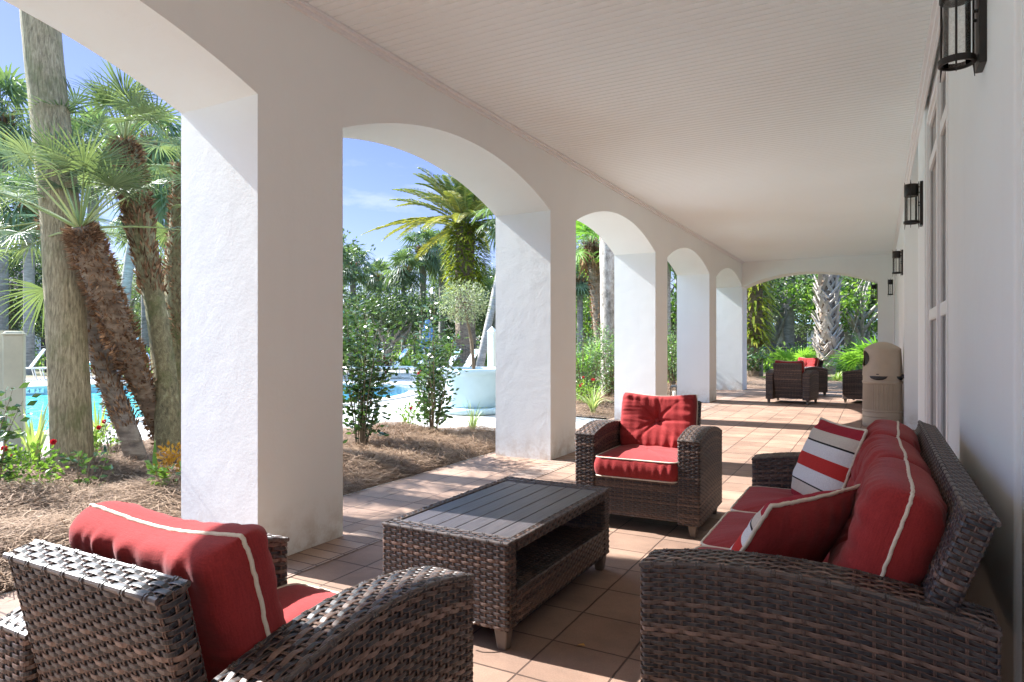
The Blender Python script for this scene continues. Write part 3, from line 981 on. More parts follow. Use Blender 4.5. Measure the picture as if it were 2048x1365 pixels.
def pillow_mesh(w, h, t, k=6.0, e=0.42, rnd=0.10, n=44, gather=0.006, seed=0, tuft=0.0, bowl=0.0, stripes=False, tz=0.0, slump=0.0):
    """knife-edge cushion standing in the x-z plane, front towards -y; returns mesh and seam"""
    rn = np.random.default_rng(seed)
    s = np.linspace(-1, 1, n); g = np.sin(s * pi / 2) * 0.75 + s * 0.25; g = g / g[-1]
    A, B = np.meshgrid(g, g, indexing='ij')
    cx = 1 - rnd * np.abs(B) ** 5 - bowl * (1 - B ** 2); cz = 1 - rnd * np.abs(A) ** 5 - bowl * (1 - A ** 2)
    X = w / 2 * A * cx; Z = h / 2 * B * cz
    T = t / 2 * (np.clip(1 - np.abs(A) ** k, 0, 1) * np.clip(1 - np.abs(B) ** k, 0, 1)) ** e
    # gathers that start at the seam and fade inwards
    def wr(side):
        W = np.zeros_like(A)
        for (along, d, Ln) in ((A * w / 2, 1 - B, 1), (A * w / 2, 1 + B, 1), (B * h / 2, 1 - A, 1), (B * h / 2, 1 + A, 1)):
            f = sum(rn.uniform(0.5, 1) * np.sin(along * rn.uniform(35, 110) + rn.uniform(0, 6.28) + d * rn.uniform(-2, 2)) for _ in range(4)) / 2
            W += gather * f * np.exp(-d / 0.42) * (1 - np.exp(-d / 0.04))
            if n > 60:
                g_ = sum(np.sin(along * rn.uniform(130, 250) + rn.uniform(0, 6.28) + d * rn.uniform(-3, 3)) for _ in range(3)) / 3
                W += 0.0042 * g_ * np.exp(-d / rn.uniform(0.2, 0.35)) * (1 - np.exp(-d / 0.03)) * (0.6 + 0.4 * np.sin(along * 17 + rn.uniform(0, 6)))
        low = sum(np.sin(A * rn.uniform(1, 4) + B * rn.uniform(1, 4) + rn.uniform(0, 6.28)) for _ in range(3)) * gather * 0.45
        return (W + low) * np.clip(1 - np.abs(A) ** 14, 0, 1) * np.clip(1 - np.abs(B) ** 14, 0, 1)
    Yf = -(T + wr(0)); Yb = T + wr(1)
    if tuft:
        Zt = (B - tz) * h / 2; Xt = A * w / 2; r = np.hypot(Xt, Zt); ph = np.arctan2(Zt, Xt)
        Yf += tuft * np.exp(-(r / 0.07) ** 0.95)
        fold = np.zeros_like(r)
        for a in (90, 78, 205, 225, 305, 320, 0, 172, 140, 40):
            da = np.angle(np.exp(1j * (ph - radians(a + rn.uniform(-8, 8)))))
            fold += np.exp(-(da * np.maximum(r, 0.02) / 0.010) ** 2) * np.exp(-r / rn.uniform(0.06, 0.13)) * rn.uniform(0.6, 1.3)
        Yf += 0.026 * fold * (1 - np.exp(-r / 0.02))
    # sagging top edge
    Z = Z - slump * (np.clip(B, 0, 1) ** 2) * (1 - A ** 2)
    mb = MB()
    tone = (B + 1) / 2
    mb.grid(np.stack([X, Yf, Z], -1), mat=1 if stripes else 0, tone=1 - tone)
    mb.grid(np.stack([X, Yb, Z], -1)[::-1], tone=tone[::-1])
    seam = np.concatenate([np.stack([X, 0 * X, Z], -1)[i] for i in ()] or [np.stack([X[:, 0], 0 * X[:, 0], Z[:, 0]], -1), np.stack([X[-1, 1:], 0 * X[-1, 1:], Z[-1, 1:]], -1),
                           np.stack([X[-2::-1, -1], 0 * X[-2::-1, -1], Z[-2::-1, -1]], -1), np.stack([X[0, -2:0:-1], 0 * X[0, -2:0:-1], Z[0, -2:0:-1]], -1)])
    return mb, seam


def piping(seam, r=0.0046, seed=1, wob=0.0012):
    rn = np.random.default_rng(seed)
    mb = MB()
    q = seam.copy(); q[:, 1] += rn.normal(0, wob, len(q))
    q = (q + np.roll(q, 1, 0) + np.roll(q, -1, 0)) / 3
    c = q.mean(0); q = c + (q - c) * 1.002
    mb.tube(q, r, 8, closed=True)
    return mb


def rect_loop(w, d, r, n=10):
    P = []
    for cx, cy, a0 in ((w / 2 - r, d / 2 - r, 0), (-w / 2 + r, d / 2 - r, 90), (-w / 2 + r, -d / 2 + r, 180), (w / 2 - r, -d / 2 + r, 270)):
        for a in np.linspace(a0, a0 + 90, n): P.append((cx + r * cos(radians(a)), cy + r * sin(radians(a))))
    P = np.array(P)
    Q = []
    for i in range(len(P)):
        a, b = P[i], P[(i + 1) % len(P)]
        m = max(1, int(np.linalg.norm(b - a) / 0.012))
        for t in range(m): Q.append(a + (b - a) * t / m)
    return np.array(Q)


def box_cushion(w, d, h, crown=0.03, r=0.045, seed=0):
    """seat cushion lying flat, bottom at z = 0; returns mesh and its two piping loops"""
    rn = np.random.default_rng(seed)
    O = rect_loop(w, d, r); N = len(O)
    nn = np.roll(O, -1, 0) - np.roll(O, 1, 0); nn = np.stack([nn[:, 1], -nn[:, 0]], 1); nn /= np.linalg.norm(nn, axis=1)[:, None]
    arc_ = np.concatenate([[0], np.cumsum(np.linalg.norm(np.diff(O, axis=0), axis=1))])
    wr = sum(np.sin(arc_ * rn.uniform(60, 170) + rn.uniform(0, 6.28)) for _ in range(5)) / 5
    wr2 = sum(np.sin(arc_ * rn.uniform(60, 170) + rn.uniform(0, 6.28)) for _ in range(5)) / 5
    rings = []
    rings.append(np.column_stack([O * 0.02, np.full(N, 0.0)])); rings.append(np.column_stack([O * 0.95, np.full(N, 0.0)]))
    for t in np.linspace(0, 1, 9):
        bulge_ = 0.016 * sin(pi * t)
        f = wr * (1 - t) + wr2 * t
        rings.append(np.column_stack([O + nn * (bulge_ + 0.0075 * f * sin(pi * t))[:, None] if not np.isscalar(bulge_) or True else O, 0.006 + t * (h - 0.006) + 0 * arc_]))
    pipes = [rings[2].copy(), rings[-1].copy()]
    for s in (0.97, 0.92, 0.85, 0.75, 0.6, 0.45, 0.3, 0.15, 0.02):
        z = h + crown * (1 - s ** 3.2) + 0.0035 * wr2 * np.exp(-(1 - s) / 0.15) + 0.003 * np.sin(O[:, 0] * 21 + O[:, 1] * 13 + seed) * (1 - s) * s * 4
        rings.append(np.column_stack([O * s, z]))
    mb = MB(); mb.grid(np.array(rings), wrap_v=True)
    return mb, pipes


def add_piped(name, mb, seams, parent, mat=None, loc=None, rot=None, pr=0.0046):
    o = mb.build(name, mat or M['red'], parent, smooth=True)
    if loc is not None: o.location = loc
    if rot is not None: o.rotation_euler = rot
    for i, s in enumerate(seams):
        piping(s, pr, i + 3).build('piping', M['cream'], o, smooth=True)
    return o


ARM_F, ARM_B, ARM_BULGE = 0.592, 0.572, 0.055


def make_chair(label, group):
    t = thing('wicker_armchair', label, 'armchair', group=group)
    W, D, aw = 0.81, 0.72, 0.137
    xi = W / 2 - aw
    for sx in (-1, 1):
        x0, x1 = (xi, W / 2) if sx > 0 else (-W / 2, -xi)
        arm_mesh(x0, x1, D, ARM_F, ARM_B, ARM_BULGE).build('arm', M['wicker'], t)
    back_mesh(-xi + 0.012, xi - 0.012, D / 2 - 0.10, 0.10, D / 2 + 0.045, 0.762, 0.058).build('backrest', M['wicker'], t)
    mb = MB()
    weave(mb, quad_surf((-xi, -D / 2 + 0.012, 0.09), (xi, -D / 2 + 0.012, 0.09), (xi, -D / 2 + 0.012, 0.325), (-xi, -D / 2 + 0.012, 0.325)), 2 * xi, 0.235)
    weave(mb, quad_surf((-xi, -D / 2 + 0.012, 0.325), (xi, -D / 2 + 0.012, 0.325), (xi, D / 2 - 0.1, 0.325), (-xi, D / 2 - 0.1, 0.325)), 2 * xi, D - 0.12)
    mb.build('seat_base', M['wicker'], t)
    for sx in (-1, 1):
        for sy in (-1, 1):
            o = leg_mesh(sx * (W / 2 - 0.05), sy * (D / 2 - 0.045)).build('leg', M['leg'], t)
            md = o.modifiers.new('bevel', 'BEVEL'); md.width = 0.006; md.segments = 2
    mb, pp = box_cushion(2 * xi - 0.006, 0.60, 0.125, 0.028, seed=3)
    add_piped('seat_cushion', mb, pp, t, loc=(0, -0.075, 0.328))
    mb, seam = pillow_mesh(0.53, 0.408, 0.15, k=11, e=0.33, rnd=0.05, n=96, seed=5, tuft=0.055, gather=0.0075, slump=0.03)
    o = add_piped('back_cushion', mb, [seam], t, loc=(0, 0.188, 0.638), rot=(radians(-14), 0, 0))
    mb = MB(); mb.lathe([(0.0, 0.006), (0.006, 0.0055), (0.011, 0.003), (0.013, 0.0)], 16)
    mb.xf(Matrix.Rotation(radians(90), 4, 'X')); mb.build('button', M['red'], o, smooth=True, loc=(0, -0.030, 0))
    return t


GC = 'wicker armchairs with red cushions'
chair = make_chair('armchair facing the camera beyond the coffee table, sunlit tufted red cushion', GC)
chair.location = (-1.348, 4.40, 0); chair.rotation_euler = (0, 0, radians(1))
dup(chair, 'nearest armchair, seen from behind at the lower left, red cushion above its back', (-1.318, 1.10, 0), radians(180))
dup(chair, 'far armchair with its woven back turned to the camera before the end arch', (-1.46, 14.0, 0), radians(172))
dup(chair, 'far armchair angled to the left, red cushion in front of the rough palm trunk', (-1.50, 16.15, 0), radians(-38))
dup(chair, 'dark armchair mostly hidden behind the tan trash bin', (-0.18, 14.75, 0), radians(-100))

# ---- sofa
def make_sofa():
    t = thing('wicker_sofa', 'three seat brown wicker sofa with red cushions along the right wall', 'sofa')
    W, D, aw = 1.98, 0.80, 0.137
    xi = W / 2 - aw
    for sx in (-1, 1):
        x0, x1 = (xi, W / 2) if sx > 0 else (-W / 2, -xi)
        arm_mesh(x0, x1, D, ARM_F, ARM_B, 0.044).build('arm', M['wicker'], t)
    back_mesh(-xi - 0.10, xi + 0.10, D / 2 - 0.155, 0.36, D / 2 + 0.0, 0.80, 0.062).build('backrest', M['wicker'], t)
    mb = MB()
    weave(mb, quad_surf((-xi, -D / 2 + 0.012, 0.09), (xi, -D / 2 + 0.012, 0.09), (xi, -D / 2 + 0.012, 0.325), (-xi, -D / 2 + 0.012, 0.325)), 2 * xi, 0.235)
    weave(mb, quad_surf((-xi, -D / 2 + 0.012, 0.325), (xi, -D / 2 + 0.012, 0.325), (xi, D / 2 - 0.1, 0.325), (-xi, D / 2 - 0.1, 0.325)), 2 * xi, D - 0.12, pv=0.02)
    mb.build('seat_base', M['wicker'], t)
    for x in (-W / 2 + 0.05, W / 2 - 0.05):
        for sy in (-1, 1):
            o = leg_mesh(x, sy * (D / 2 - 0.045)).build('leg', M['leg'], t)
            md = o.modifiers.new('bevel', 'BEVEL'); md.width = 0.006; md.segments = 2
    cw = 2 * xi / 3
    for i in range(3):
        x = -xi + cw * (i + 0.5)
        mb, pp = box_cushion(cw - 0.004, 0.64, 0.125, 0.03, seed=20 + i)
        add_piped('seat_cushion', mb, pp, t, loc=(x, -0.085, 0.328))
        mb, seam = pillow_mesh(cw + 0.01, 0.445, 0.215, k=6, e=0.40, rnd=0.09, n=96, seed=40 + i, tuft=0.05, gather=0.008, slump=0.014)
        o = add_piped('back_cushion', mb, [seam], t, loc=(x, 0.180 - (0.01 if i == 1 else 0), 0.628), rot=(radians(-18 - 2 * (i == 1)), 0, radians((-1, 1.5, 0)[i])))
        mb = MB(); mb.lathe([(0.0, 0.006), (0.006, 0.0055), (0.011, 0.003), (0.013, 0.0)], 16)
        mb.xf(Matrix.Rotation(radians(90), 4, 'X')); mb.build('button', M['red'], o, smooth=True, loc=(0, -0.058, 0))
    return t


sofa = make_sofa()
sofa.location = (-0.168, 2.744, 0); sofa.rotation_euler = (0, 0, radians(-90))


def throw_pillow(label, cen, u, v, w, h, seed):
    u = np.array(u, float); u /= np.linalg.norm(u); v = np.array(v, float); v -= u * (u @ v); v /= np.linalg.norm(v)
    f = np.cross(u, v)                       # front normal = -local y
    mb, seam = pillow_mesh(w, h, 0.17, k=2.6, e=0.62, rnd=0.0, bowl=0.045, seed=seed, stripes=True, gather=0.005)
    o = mb.build('throw_pillow', [M['red'], M['stripe']], smooth=True)
    Mx = Matrix(((u[0], -f[0], v[0], cen[0]), (u[1], -f[1], v[1], cen[1]), (u[2], -f[2], v[2], cen[2]), (0, 0, 0, 1)))
    o.matrix_world = Mx
    tag(o, label, 'pillow', 'striped throw pillows on the sofa')
    piping(seam, 0.006, 9, 0.002).build('piping', M['cream'], o, smooth=True)
    return o


throw_pillow('throw pillow at the far sofa arm, showing red white and beige stripes', (-0.205, 3.285, 0.632), (0.449, -0.893, 0.0), (0.278, 0.223, 0.934), 0.44, 0.42, 61)
throw_pillow('throw pillow by the near sofa arm, its plain red back towards the camera', (-0.25, 2.21, 0.572), (-0.46, -0.888, 0.0), (0.50, -0.22, 0.82), 0.48, 0.42, 62)

# ---- coffee table
def make_table():
    t = thing('coffee_table', 'brown wicker coffee table with dark slatted top and open lower shelf', 'coffee table')
    x0, x1, y0, y1, z0, z1 = -0.307, 0.307, -0.552, 0.552, 0.085, 0.421
    pw = 0.075
    for (ya, yb, nm) in ((y0, y0 + pw, 1), (y1 - pw, y1, 1)):
        mb = MB(); W = x1 - x0
        fx, fy, per = loop_xy(x0, x1, ya, yb, 0.012)
        weave(mb, (lambda u, v, fx=fx, fy=fy: np.stack([fx(u), fy(u), z0 + v * (z1 - z0)], -1)), per, z1 - z0, pv=0.0135, closed=True)
        weave(mb, quad_surf((x0, ya, z1), (x1, ya, z1), (x1, yb, z1), (x0, yb, z1)), W, pw, su=0.034, pv=0.0165)
        for y in (ya + 0.003, yb - 0.003): rim(mb, [(x0, y, z1 - 0.001), (0, y, z1 - 0.001), (x1, y, z1 - 0.001)], 0.006)
        for x in (x0 + .003, x1 - .003): rim(mb, [(x, ya, z1 - 0.001), (x, (ya + yb) / 2, z1 - 0.001), (x, yb, z1 - 0.001)], 0.006)
        mb.build('end_panel', M['wicker'], t)
    ys0, ys1 = y0 + pw, y1 - pw
    for sx in (-1, 1):
        mb = MB(); xa, xb = (x1 - 0.03, x1) if sx > 0 else (x0, x0 + 0.03)
        L = ys1 - ys0
        weave(mb, quad_surf((xb, ys0, z1 - 0.045), (xb, ys1, z1 - 0.045), (xb, ys1, z1), (xb, ys0, z1)), L, 0.045, pv=0.0135)
        weave(mb, quad_surf((xa, ys1, z1 - 0.045), (xa, ys0, z1 - 0.045), (xa, ys0, z1), (xa, ys1, z1)), L, 0.045, pv=0.0135)
        weave(mb, quad_surf((xa, ys0, z1), (xb, ys0, z1), (xb, ys1, z1), (xa, ys1, z1)), 0.03, L, su=0.015, pv=0.02)
        rim(mb, [(xa if sx > 0 else xb, ys0, z1), (xa if sx > 0 else xb, 0, z1), (xa if sx > 0 else xb, ys1, z1)], 0.005)
        rim(mb, [(xb if sx > 0 else xa, ys0, z1 - 0.002), (xb if sx > 0 else xa, 0, z1 - 0.002), (xb if sx > 0 else xa, ys1, z1 - 0.002)], 0.006)
        mb.add([(xa, ys0, z1 - 0.046), (xb, ys0, z1 - 0.046), (xb, ys1, z1 - 0.046), (xa, ys1, z1 - 0.046)], [[0, 3, 2, 1]], tone=0.2)
        mb.build('top_rail', M['wicker'], t)
    mb = MB()
    zs = 0.215
    weave(mb, quad_surf((x0 + 0.01, ys0, zs), (x1 - 0.01, ys0, zs), (x1 - 0.01, ys1, zs), (x0 + 0.01, ys1, zs)), x1 - x0 - 0.02, ys1 - ys0)
    weave(mb, quad_surf((x1 - 0.004, ys0, z0), (x1 - 0.004, ys1, z0), (x1 - 0.004, ys1, zs), (x1 - 0.004, ys0, zs)), ys1 - ys0, zs - z0)
    weave(mb, quad_surf((x0 + 0.004, ys1, z0), (x0 + 0.004, ys0, z0), (x0 + 0.004, ys0, zs), (x0 + 0.004, ys1, zs)), ys1 - ys0, zs - z0)
    for x in (x0 + 0.006, x1 - 0.006): rim(mb, [(x, ys0, zs), (x, 0, zs), (x, ys1, zs)], 0.006)
    mb.add([(x0, y0, z0), (x1, y0, z0), (x1, y1, z0), (x0, y1, z0)], [[0, 3, 2, 1]], tone=0.0)
    mb.build('shelf', M['wicker'], t)
    n = 6; xa, xb = x0 + 0.034, x1 - 0.034; sw = (xb - xa) / n
    for i in range(n):
        mb = MB(); mb.box((xa + i * sw + 0.002, ys0 + 0.001, z1 - 0.018), (xa + (i + 1) * sw - 0.002, ys1 - 0.001, z1 - 0.001))
        o = mb.build('top_slat', M['slat'], t); md = o.modifiers.new('bevel', 'BEVEL'); md.width = 0.002; md.segments = 2
    mb = MB(); mb.box((xa, ys0, z1 - 0.03), (xb, ys1, z1 - 0.022)); mb.build('under_panel', M['leg'], t)
    for sx in (-1, 1):
        for sy in (-1, 1):
            o = leg_mesh(sx * (x1 - 0.04), sy * (y1 - 0.04), 0.06, 0.09).build('leg', M['leg'], t)
            md = o.modifiers.new('bevel', 'BEVEL'); md.width = 0.006; md.segments = 2
    mb = MB(); mb.tube([(0.16, y0 + 0.0, 0.095), (0.145, y0 - 0.02, 0.085), (0.12, y0 - 0.035, 0.078), (0.105, y0 - 0.032, 0.066)], 0.004, 6, tone=0.9); mb.build('loose_strand', M['boot'], t)
    return t


table = make_table()
table.location = (-1.547, 2.772, 0); table.rotation_euler = (0, 0, 0)

# ---- trash bin
def make_bin():
    t = thing('trash_bin', 'tan ribbed trash bin with domed hood standing by the house wall', 'trash bin')
    c = (0, 0, 0)
    R0 = 0.247
    mb = MB()
    mb.lathe([(0, 0.005), (R0 - 0.02, 0.005), (R0 - 0.012, 0.0), (R0, 0.02), (R0 + .002, 0.045), (R0 - 0.004, 0.052), (R0 + 0.002, 0.06), (R0 + 0.002, 0.135), (R0 - 0.004, 0.142),
              (R0 + 0.004, 0.150), (R0 + 0.004, 0.205), (R0 - 0.003, 0.212), (R0 + 0.006, 0.222), (R0 + 0.006, 0.238)], 64)
    mb.build('base', M['can'], t, smooth=False)
    k = 192; th = np.linspace(0, 2 * pi, k, endpoint=False)
    rib = np.where((np.arange(k) % 4) < 2, 0.0, -0.011)
    prof = [(R0 + 0.004, 0.236), (R0 + 0.001, 0.25), (R0 - 0.001, 0.50), (R0 - 0.003, 0.60), (R0 + 0.002, 0.612)]
    G = np.array([[((r + (rib[i] if 0 < j < 4 else 0)) * cos(th[i]), (r + (rib[i] if 0 < j < 4 else 0)) * sin(th[i]), z) for i in range(k)] for j, (r, z) in enumerate(prof)])
    mb = MB(); mb.grid(G[:, ::-1], wrap_v=True); mb.build('ribbed_barrel', M['can'], t)
    mb = MB(); mb.lathe([(R0 + 0.002, 0.610), (R0 + 0.006, 0.625), (R0 + 0.006, 0.64), (R0 - 0.002, 0.646), (R0 - 0.002, 0.712), (R0 + 0.002, 0.716)], 64); mb.build('collar', M['can'], t, smooth=False)
    # hood with a round opening on the side
    k = 128; zz = np.concatenate([np.linspace(0.716, 1.085, 40), [1.098, 1.104]])
    rr = [R0 + 0.004 - 0.022 * (z - 0.716) / 0.37 for z in zz[:-2]] + [R0 - 0.024, R0 - 0.032]
    prof = list(zip(rr, zz)) + [(R0 - 0.06, 1.125), (R0 - 0.09, 1.143), (R0 - 0.13, 1.163), (0.06, 1.182), (0.03, 1.188), (0.0, 1.189)]
    th = np.linspace(0, 2 * pi, k, endpoint=False)
    hc = radians(198); n = len(prof)
    G = np.array([[(r * cos(a), r * sin(a), z) for a in th] for r, z in prof])
    I = np.arange(n * k).reshape(n, k); I2 = np.hstack([I, I[:, :1]])
    F = np.stack([I2[:-1, :-1], I2[:-1, 1:], I2[1:, 1:], I2[1:, :-1]], -1).reshape(-1, 4)
    V = G.reshape(-1, 3); cen = V[F].mean(1)
    da = np.angle(np.exp(1j * (np.arctan2(cen[:, 1], cen[:, 0]) - hc))) * R0
    hole = (da / 0.135) ** 2 + ((cen[:, 2] - 0.955) / 0.112) ** 2 < 1
    mb = MB(); mb.add(V, F[~hole])
    a = np.linspace(0, 2 * pi, 60, endpoint=False)
    P = []
    for q in a:
        ang = hc + 0.137 * cos(q) / R0; z = 0.955 + 0.113 * sin(q); r = R0 + 0.004 - 0.022 * (z - 0.716) / 0.37
        P.append((r * cos(ang), r * sin(ang), z))
    mb.tube(P, 0.006, 6, closed=True)
    o = mb.build('hood', M['can'], t, smooth=True)
    mb = MB(); mb.lathe([(R0 - 0.03, 0.72), (R0 - 0.035, 1.09), (0, 1.10)], 48); mb.build('hood_lining', M['hole'], o, smooth=True)
    # bag showing in the finger openings
    for ca, wd in ((radians(258), 0.115), (radians(335), 0.10)):
        mb = MB(); na, nz = 17, 7
        G = np.zeros((na, nz, 3))
        for i, s in enumerate(np.linspace(-1, 1, na)):
            for j, q in enumerate(np.linspace(0, 1, nz)):
                an = ca + s * wd / R0; zb = 0.716 - 0.055 * sqrt(max(0, 1 - s * s)) * q
                r = R0 + 0.004 + 0.010 * sin(pi * q) * (1 - s * s) + 0.003 * sin(9 * s + 3 * q)
                G[i, j] = (r * cos(an), r * sin(an), zb)
        mb.grid(G); mb.build('bag_liner', M['black'], t, smooth=True)
    mb = MB()
    mb.add([(0.20, -0.12, 0.70), (0.27, -0.15, 0.705), (0.305, -0.16, 0.76), (0.23, -0.11, 0.735), (0.21, -0.10, 0.69), (0.275, -0.13, 0.69), (0.305, -0.13, 0.75), (0.24, -0.09, 0.72)],
           [[0, 1, 2, 3], [4, 7, 6, 5], [0, 4, 5, 1], [1, 5, 6, 2], [2, 6, 7, 3], [3, 7, 4, 0]])
    mb.build('bag_flap', M['black'], t)
    mb = MB(); an = radians(256); mb.box((-0.016, -0.003, -0.006), (0.016, 0.001, 0.006)); o = mb.build('badge', M['blackink'], t)
    o.location = (0.249 * cos(an), 0.249 * sin(an), 0.742); o.rotation_euler = (0, 0, an + pi / 2)
    return t


bin_ = make_bin(); bin_.location = (0.058, 10.68, 0)

# ---- small things on the floor
mb = MB(); mb.add([(-0.015, -0.006, 0.002), (0.0, -0.012, 0.008), (0.016, 0.002, 0.003), (0.004, 0.012, 0.007), (-0.01, 0.009, 0.003)], [[0, 1, 2, 3, 4]])
o = mb.build('fallen_leaf', M['orange'], loc=(-1.02, 2.42, 0.002)); tag(o, 'tiny dry orange leaf lying on the pavers beside the sofa arm', 'leaf')
t = thing('candle_lantern', 'small black and white candle lantern standing on the ground between the far piers', 'lantern', (-3.78, 14.02, 0))
mb = MB()
mb.box((-0.07, -0.07, 0), (0.07, 0.07, 0.02)); mb.box((-0.075, -0.075, 0.22), (0.075, 0.075, 0.24)); mb.box((-0.05, -0.05, 0.24), (0.05, 0.05, 0.27), taper=1.3)
for sx in (-1, 1):
    for sy in (-1, 1): mb.box((sx * 0.065 - 0.006, sy * 0.065 - 0.006, 0.02), (sx * 0.065 + 0.006, sy * 0.065 + 0.006, 0.22))
mb.build('lantern_frame', M['fence'], t)
mb = MB(); mb.lathe([(0, 0.02), (0.035, 0.02), (0.035, 0.14), (0, 0.14)], 20); mb.build('candle', M['white_frame'], t)
mb = MB(); mb.tube([(-0.04, 0, 0.27), (-0.03, 0, 0.33), (0.03, 0, 0.33), (0.04, 0, 0.27)], 0.005, 6); mb.build('handle', M['fence'], t)
# ================================================================== plants
prng = np.random.default_rng(23)
Z = np.array([0, 0, 1.0])


def unit(v): return v / (np.linalg.norm(v, axis=-1, keepdims=True) + 1e-12)


def leaf_cloud(mb, P, D, L, W, rn, mat=0, tone=None, fold=0.18, droop=0.0):
    """one folded leaf per point: P foot (n,3), D direction (n,3)"""
    n = len(P)
    D = unit(D); r = rn.normal(size=(n, 3)); S = unit(np.cross(D, r)); N = np.cross(S, D)
    L = np.broadcast_to(L, (n,))[:, None]; W = np.broadcast_to(W, (n,))[:, None]
    a = P; tip = P + D * L - Z * droop * L
    mid = P + D * L * 0.5
    l = mid + S * W * 0.5 + N * W * fold; r_ = mid - S * W * 0.5 + N * W * fold
    V = np.stack([a, l, tip, r_], 1)
    I = np.arange(n * 4).reshape(n, 4)
    F = np.concatenate([I[:, [0, 1, 2]], I[:, [0, 2, 3]]])
    t = rn.random(n) if tone is None else tone
    mb.add(V.reshape(-1, 3), F, mat, np.repeat(np.clip(t, 0, 1), 4))


def fan_leaf(mb, hub, d, up, R, rn, nseg=26, spread=150, droop=0.15, tone=0.5, mat=0, split=0.45, fat=1.0):
    d = unit(np.asarray(d, float)); s = unit(np.cross(d, up)); n = np.cross(s, d)
    ph = np.radians(np.linspace(-spread, spread, nseg)) + rn.normal(0, 0.02, nseg)
    L = R * (1 - 0.30 * (np.abs(ph) / radians(180)) ** 2) * rn.uniform(0.9, 1.04, nseg)
    dphi = radians(2 * spread) / nseg
    rr = np.array([0.02, split, 0.78, 1.0])
    dirs = np.cos(ph)[:, None] * d + np.sin(ph)[:, None] * s
    side = -np.sin(ph)[:, None] * d + np.cos(ph)[:, None] * s
    wid = np.array([0.004, split * dphi * 0.5 * 0.98, split * dphi * 0.5 * 0.55, 0.02 * dphi]) * np.array([1, fat ** 0.5, fat, fat])
    V = np.zeros((nseg, 4, 3, 3))
    dr = droop * rn.uniform(0.6, 1.6, nseg)
    for j in range(4):
        c = hub + dirs * (L * rr[j])[:, None] - (0.5 * n + 0.6 * Z) * (dr * L * rr[j] ** 2.4)[:, None] + n * (0.10 * R * np.abs(np.sin(ph)) * rr[j])[:, None]
        w = wid[j] * L[:, None]
        V[:, j, 0] = c - side * w + n * w * 0.35
        V[:, j, 1] = c
        V[:, j, 2] = c + side * w + n * w * 0.35
    I = np.arange(nseg * 12).reshape(nseg, 4, 3)
    F = np.stack([I[:, :-1, :-1], I[:, 1:, :-1], I[:, 1:, 1:], I[:, :-1, 1:]], -1).reshape(-1, 4)
    tt = np.clip(tone + rn.normal(0, 0.13, nseg), 0, 1)
    mb.add(V.reshape(-1, 3), F, mat, np.repeat(tt, 12))


def fan_crown(mb, o, axis, n, pl, R, rn, el=(80, -45), nseg=24, droop=0.2, mats=(0, 1), tone=(0.25, 0.8), spread=140, split=0.45, fat=1.0):
    axis = unit(np.asarray(axis, float)); o = np.asarray(o, float)
    ref = np.array([1.0, 0, 0]); a = unit(np.cross(axis, ref)); b = np.cross(axis, a)
    for i in range(n):
        f = (i + 0.5) / n; az = i * 2.39996 + rn.normal(0, 0.25)
        e = radians(el[0] + (el[1] - el[0]) * f ** 0.9 + rn.normal(0, 6))
        d = cos(e) * (cos(az) * a + sin(az) * b) + sin(e) * axis
        L = pl * rn.uniform(0.75, 1.2)
        bend = 0.16 * (1 - abs(sin(e)) * 0.6)
        ts = np.linspace(0, 1, 5)
        C = o + d * (ts * L)[:, None] - Z * (bend * L * ts ** 2)[:, None]
        mb.tube(C, [0.016 * R / 0.5, 0.012 * R / 0.5, 0.010 * R / 0.5, 0.008 * R / 0.5, 0.006 * R / 0.5], 5, mat=mats[1], tone=rn.random(), caps=False)
        dd = unit(C[-1] - C[-2]); up = unit(Z - dd * dd[2] + 0.15 * rn.normal(size=3))
        fan_leaf(mb, C[-1], dd, up, R * rn.uniform(0.85, 1.1), rn, nseg, spread, droop * rn.uniform(0.6, 1.5), rn.uniform(*tone), mats[0], split, fat)


def spline(pts, n=24):
    P = np.asarray(pts, float); m = len(P)
    P = np.vstack([2 * P[0] - P[1], P, 2 * P[-1] - P[-2]]); out = []
    for t in np.linspace(0, m - 1 - 1e-9, n):
        i = int(t); f = t - i; p0, p1, p2, p3 = P[i:i + 4]
        out.append(0.5 * ((2 * p1) + (-p0 + p2) * f + (2 * p0 - 5 * p1 + 4 * p2 - p3) * f * f + (-p0 + 3 * p1 - 3 * p2 + p3) * f ** 3))
    return np.array(out)


def rough_tube(mb, P, r, k, rn, amp=0.06, mat=0, tone=0.5, ring=0.0, flare=0.0):
    P = np.asarray(P); n = len(P); st = len(mb.V)
    r = np.broadcast_to(np.asarray(r, float), (n,)).copy()
    mb.tube(P, r, k, mat, tone)
    V = mb.V[st].reshape(n, k, 3)
    C = P[:, None]
    th = np.arange(k) / k * 2 * pi
    f = sum(np.sin(th * q + rn.uniform(0, 6.28))[None, :] * np.sin(np.linspace(0, rn.uniform(2, 9), n) + rn.uniform(0, 6.28))[:, None] for q in (2, 3, 5, 7)) * amp / 2
    f = f + rn.normal(0, amp * 0.25, (n, k)) + ring * (np.arange(n) % 2)[:, None]
    V[:] = C + (V - C) * (1 + f)[..., None]
    mb.V[st] = V.reshape(-1, 3)


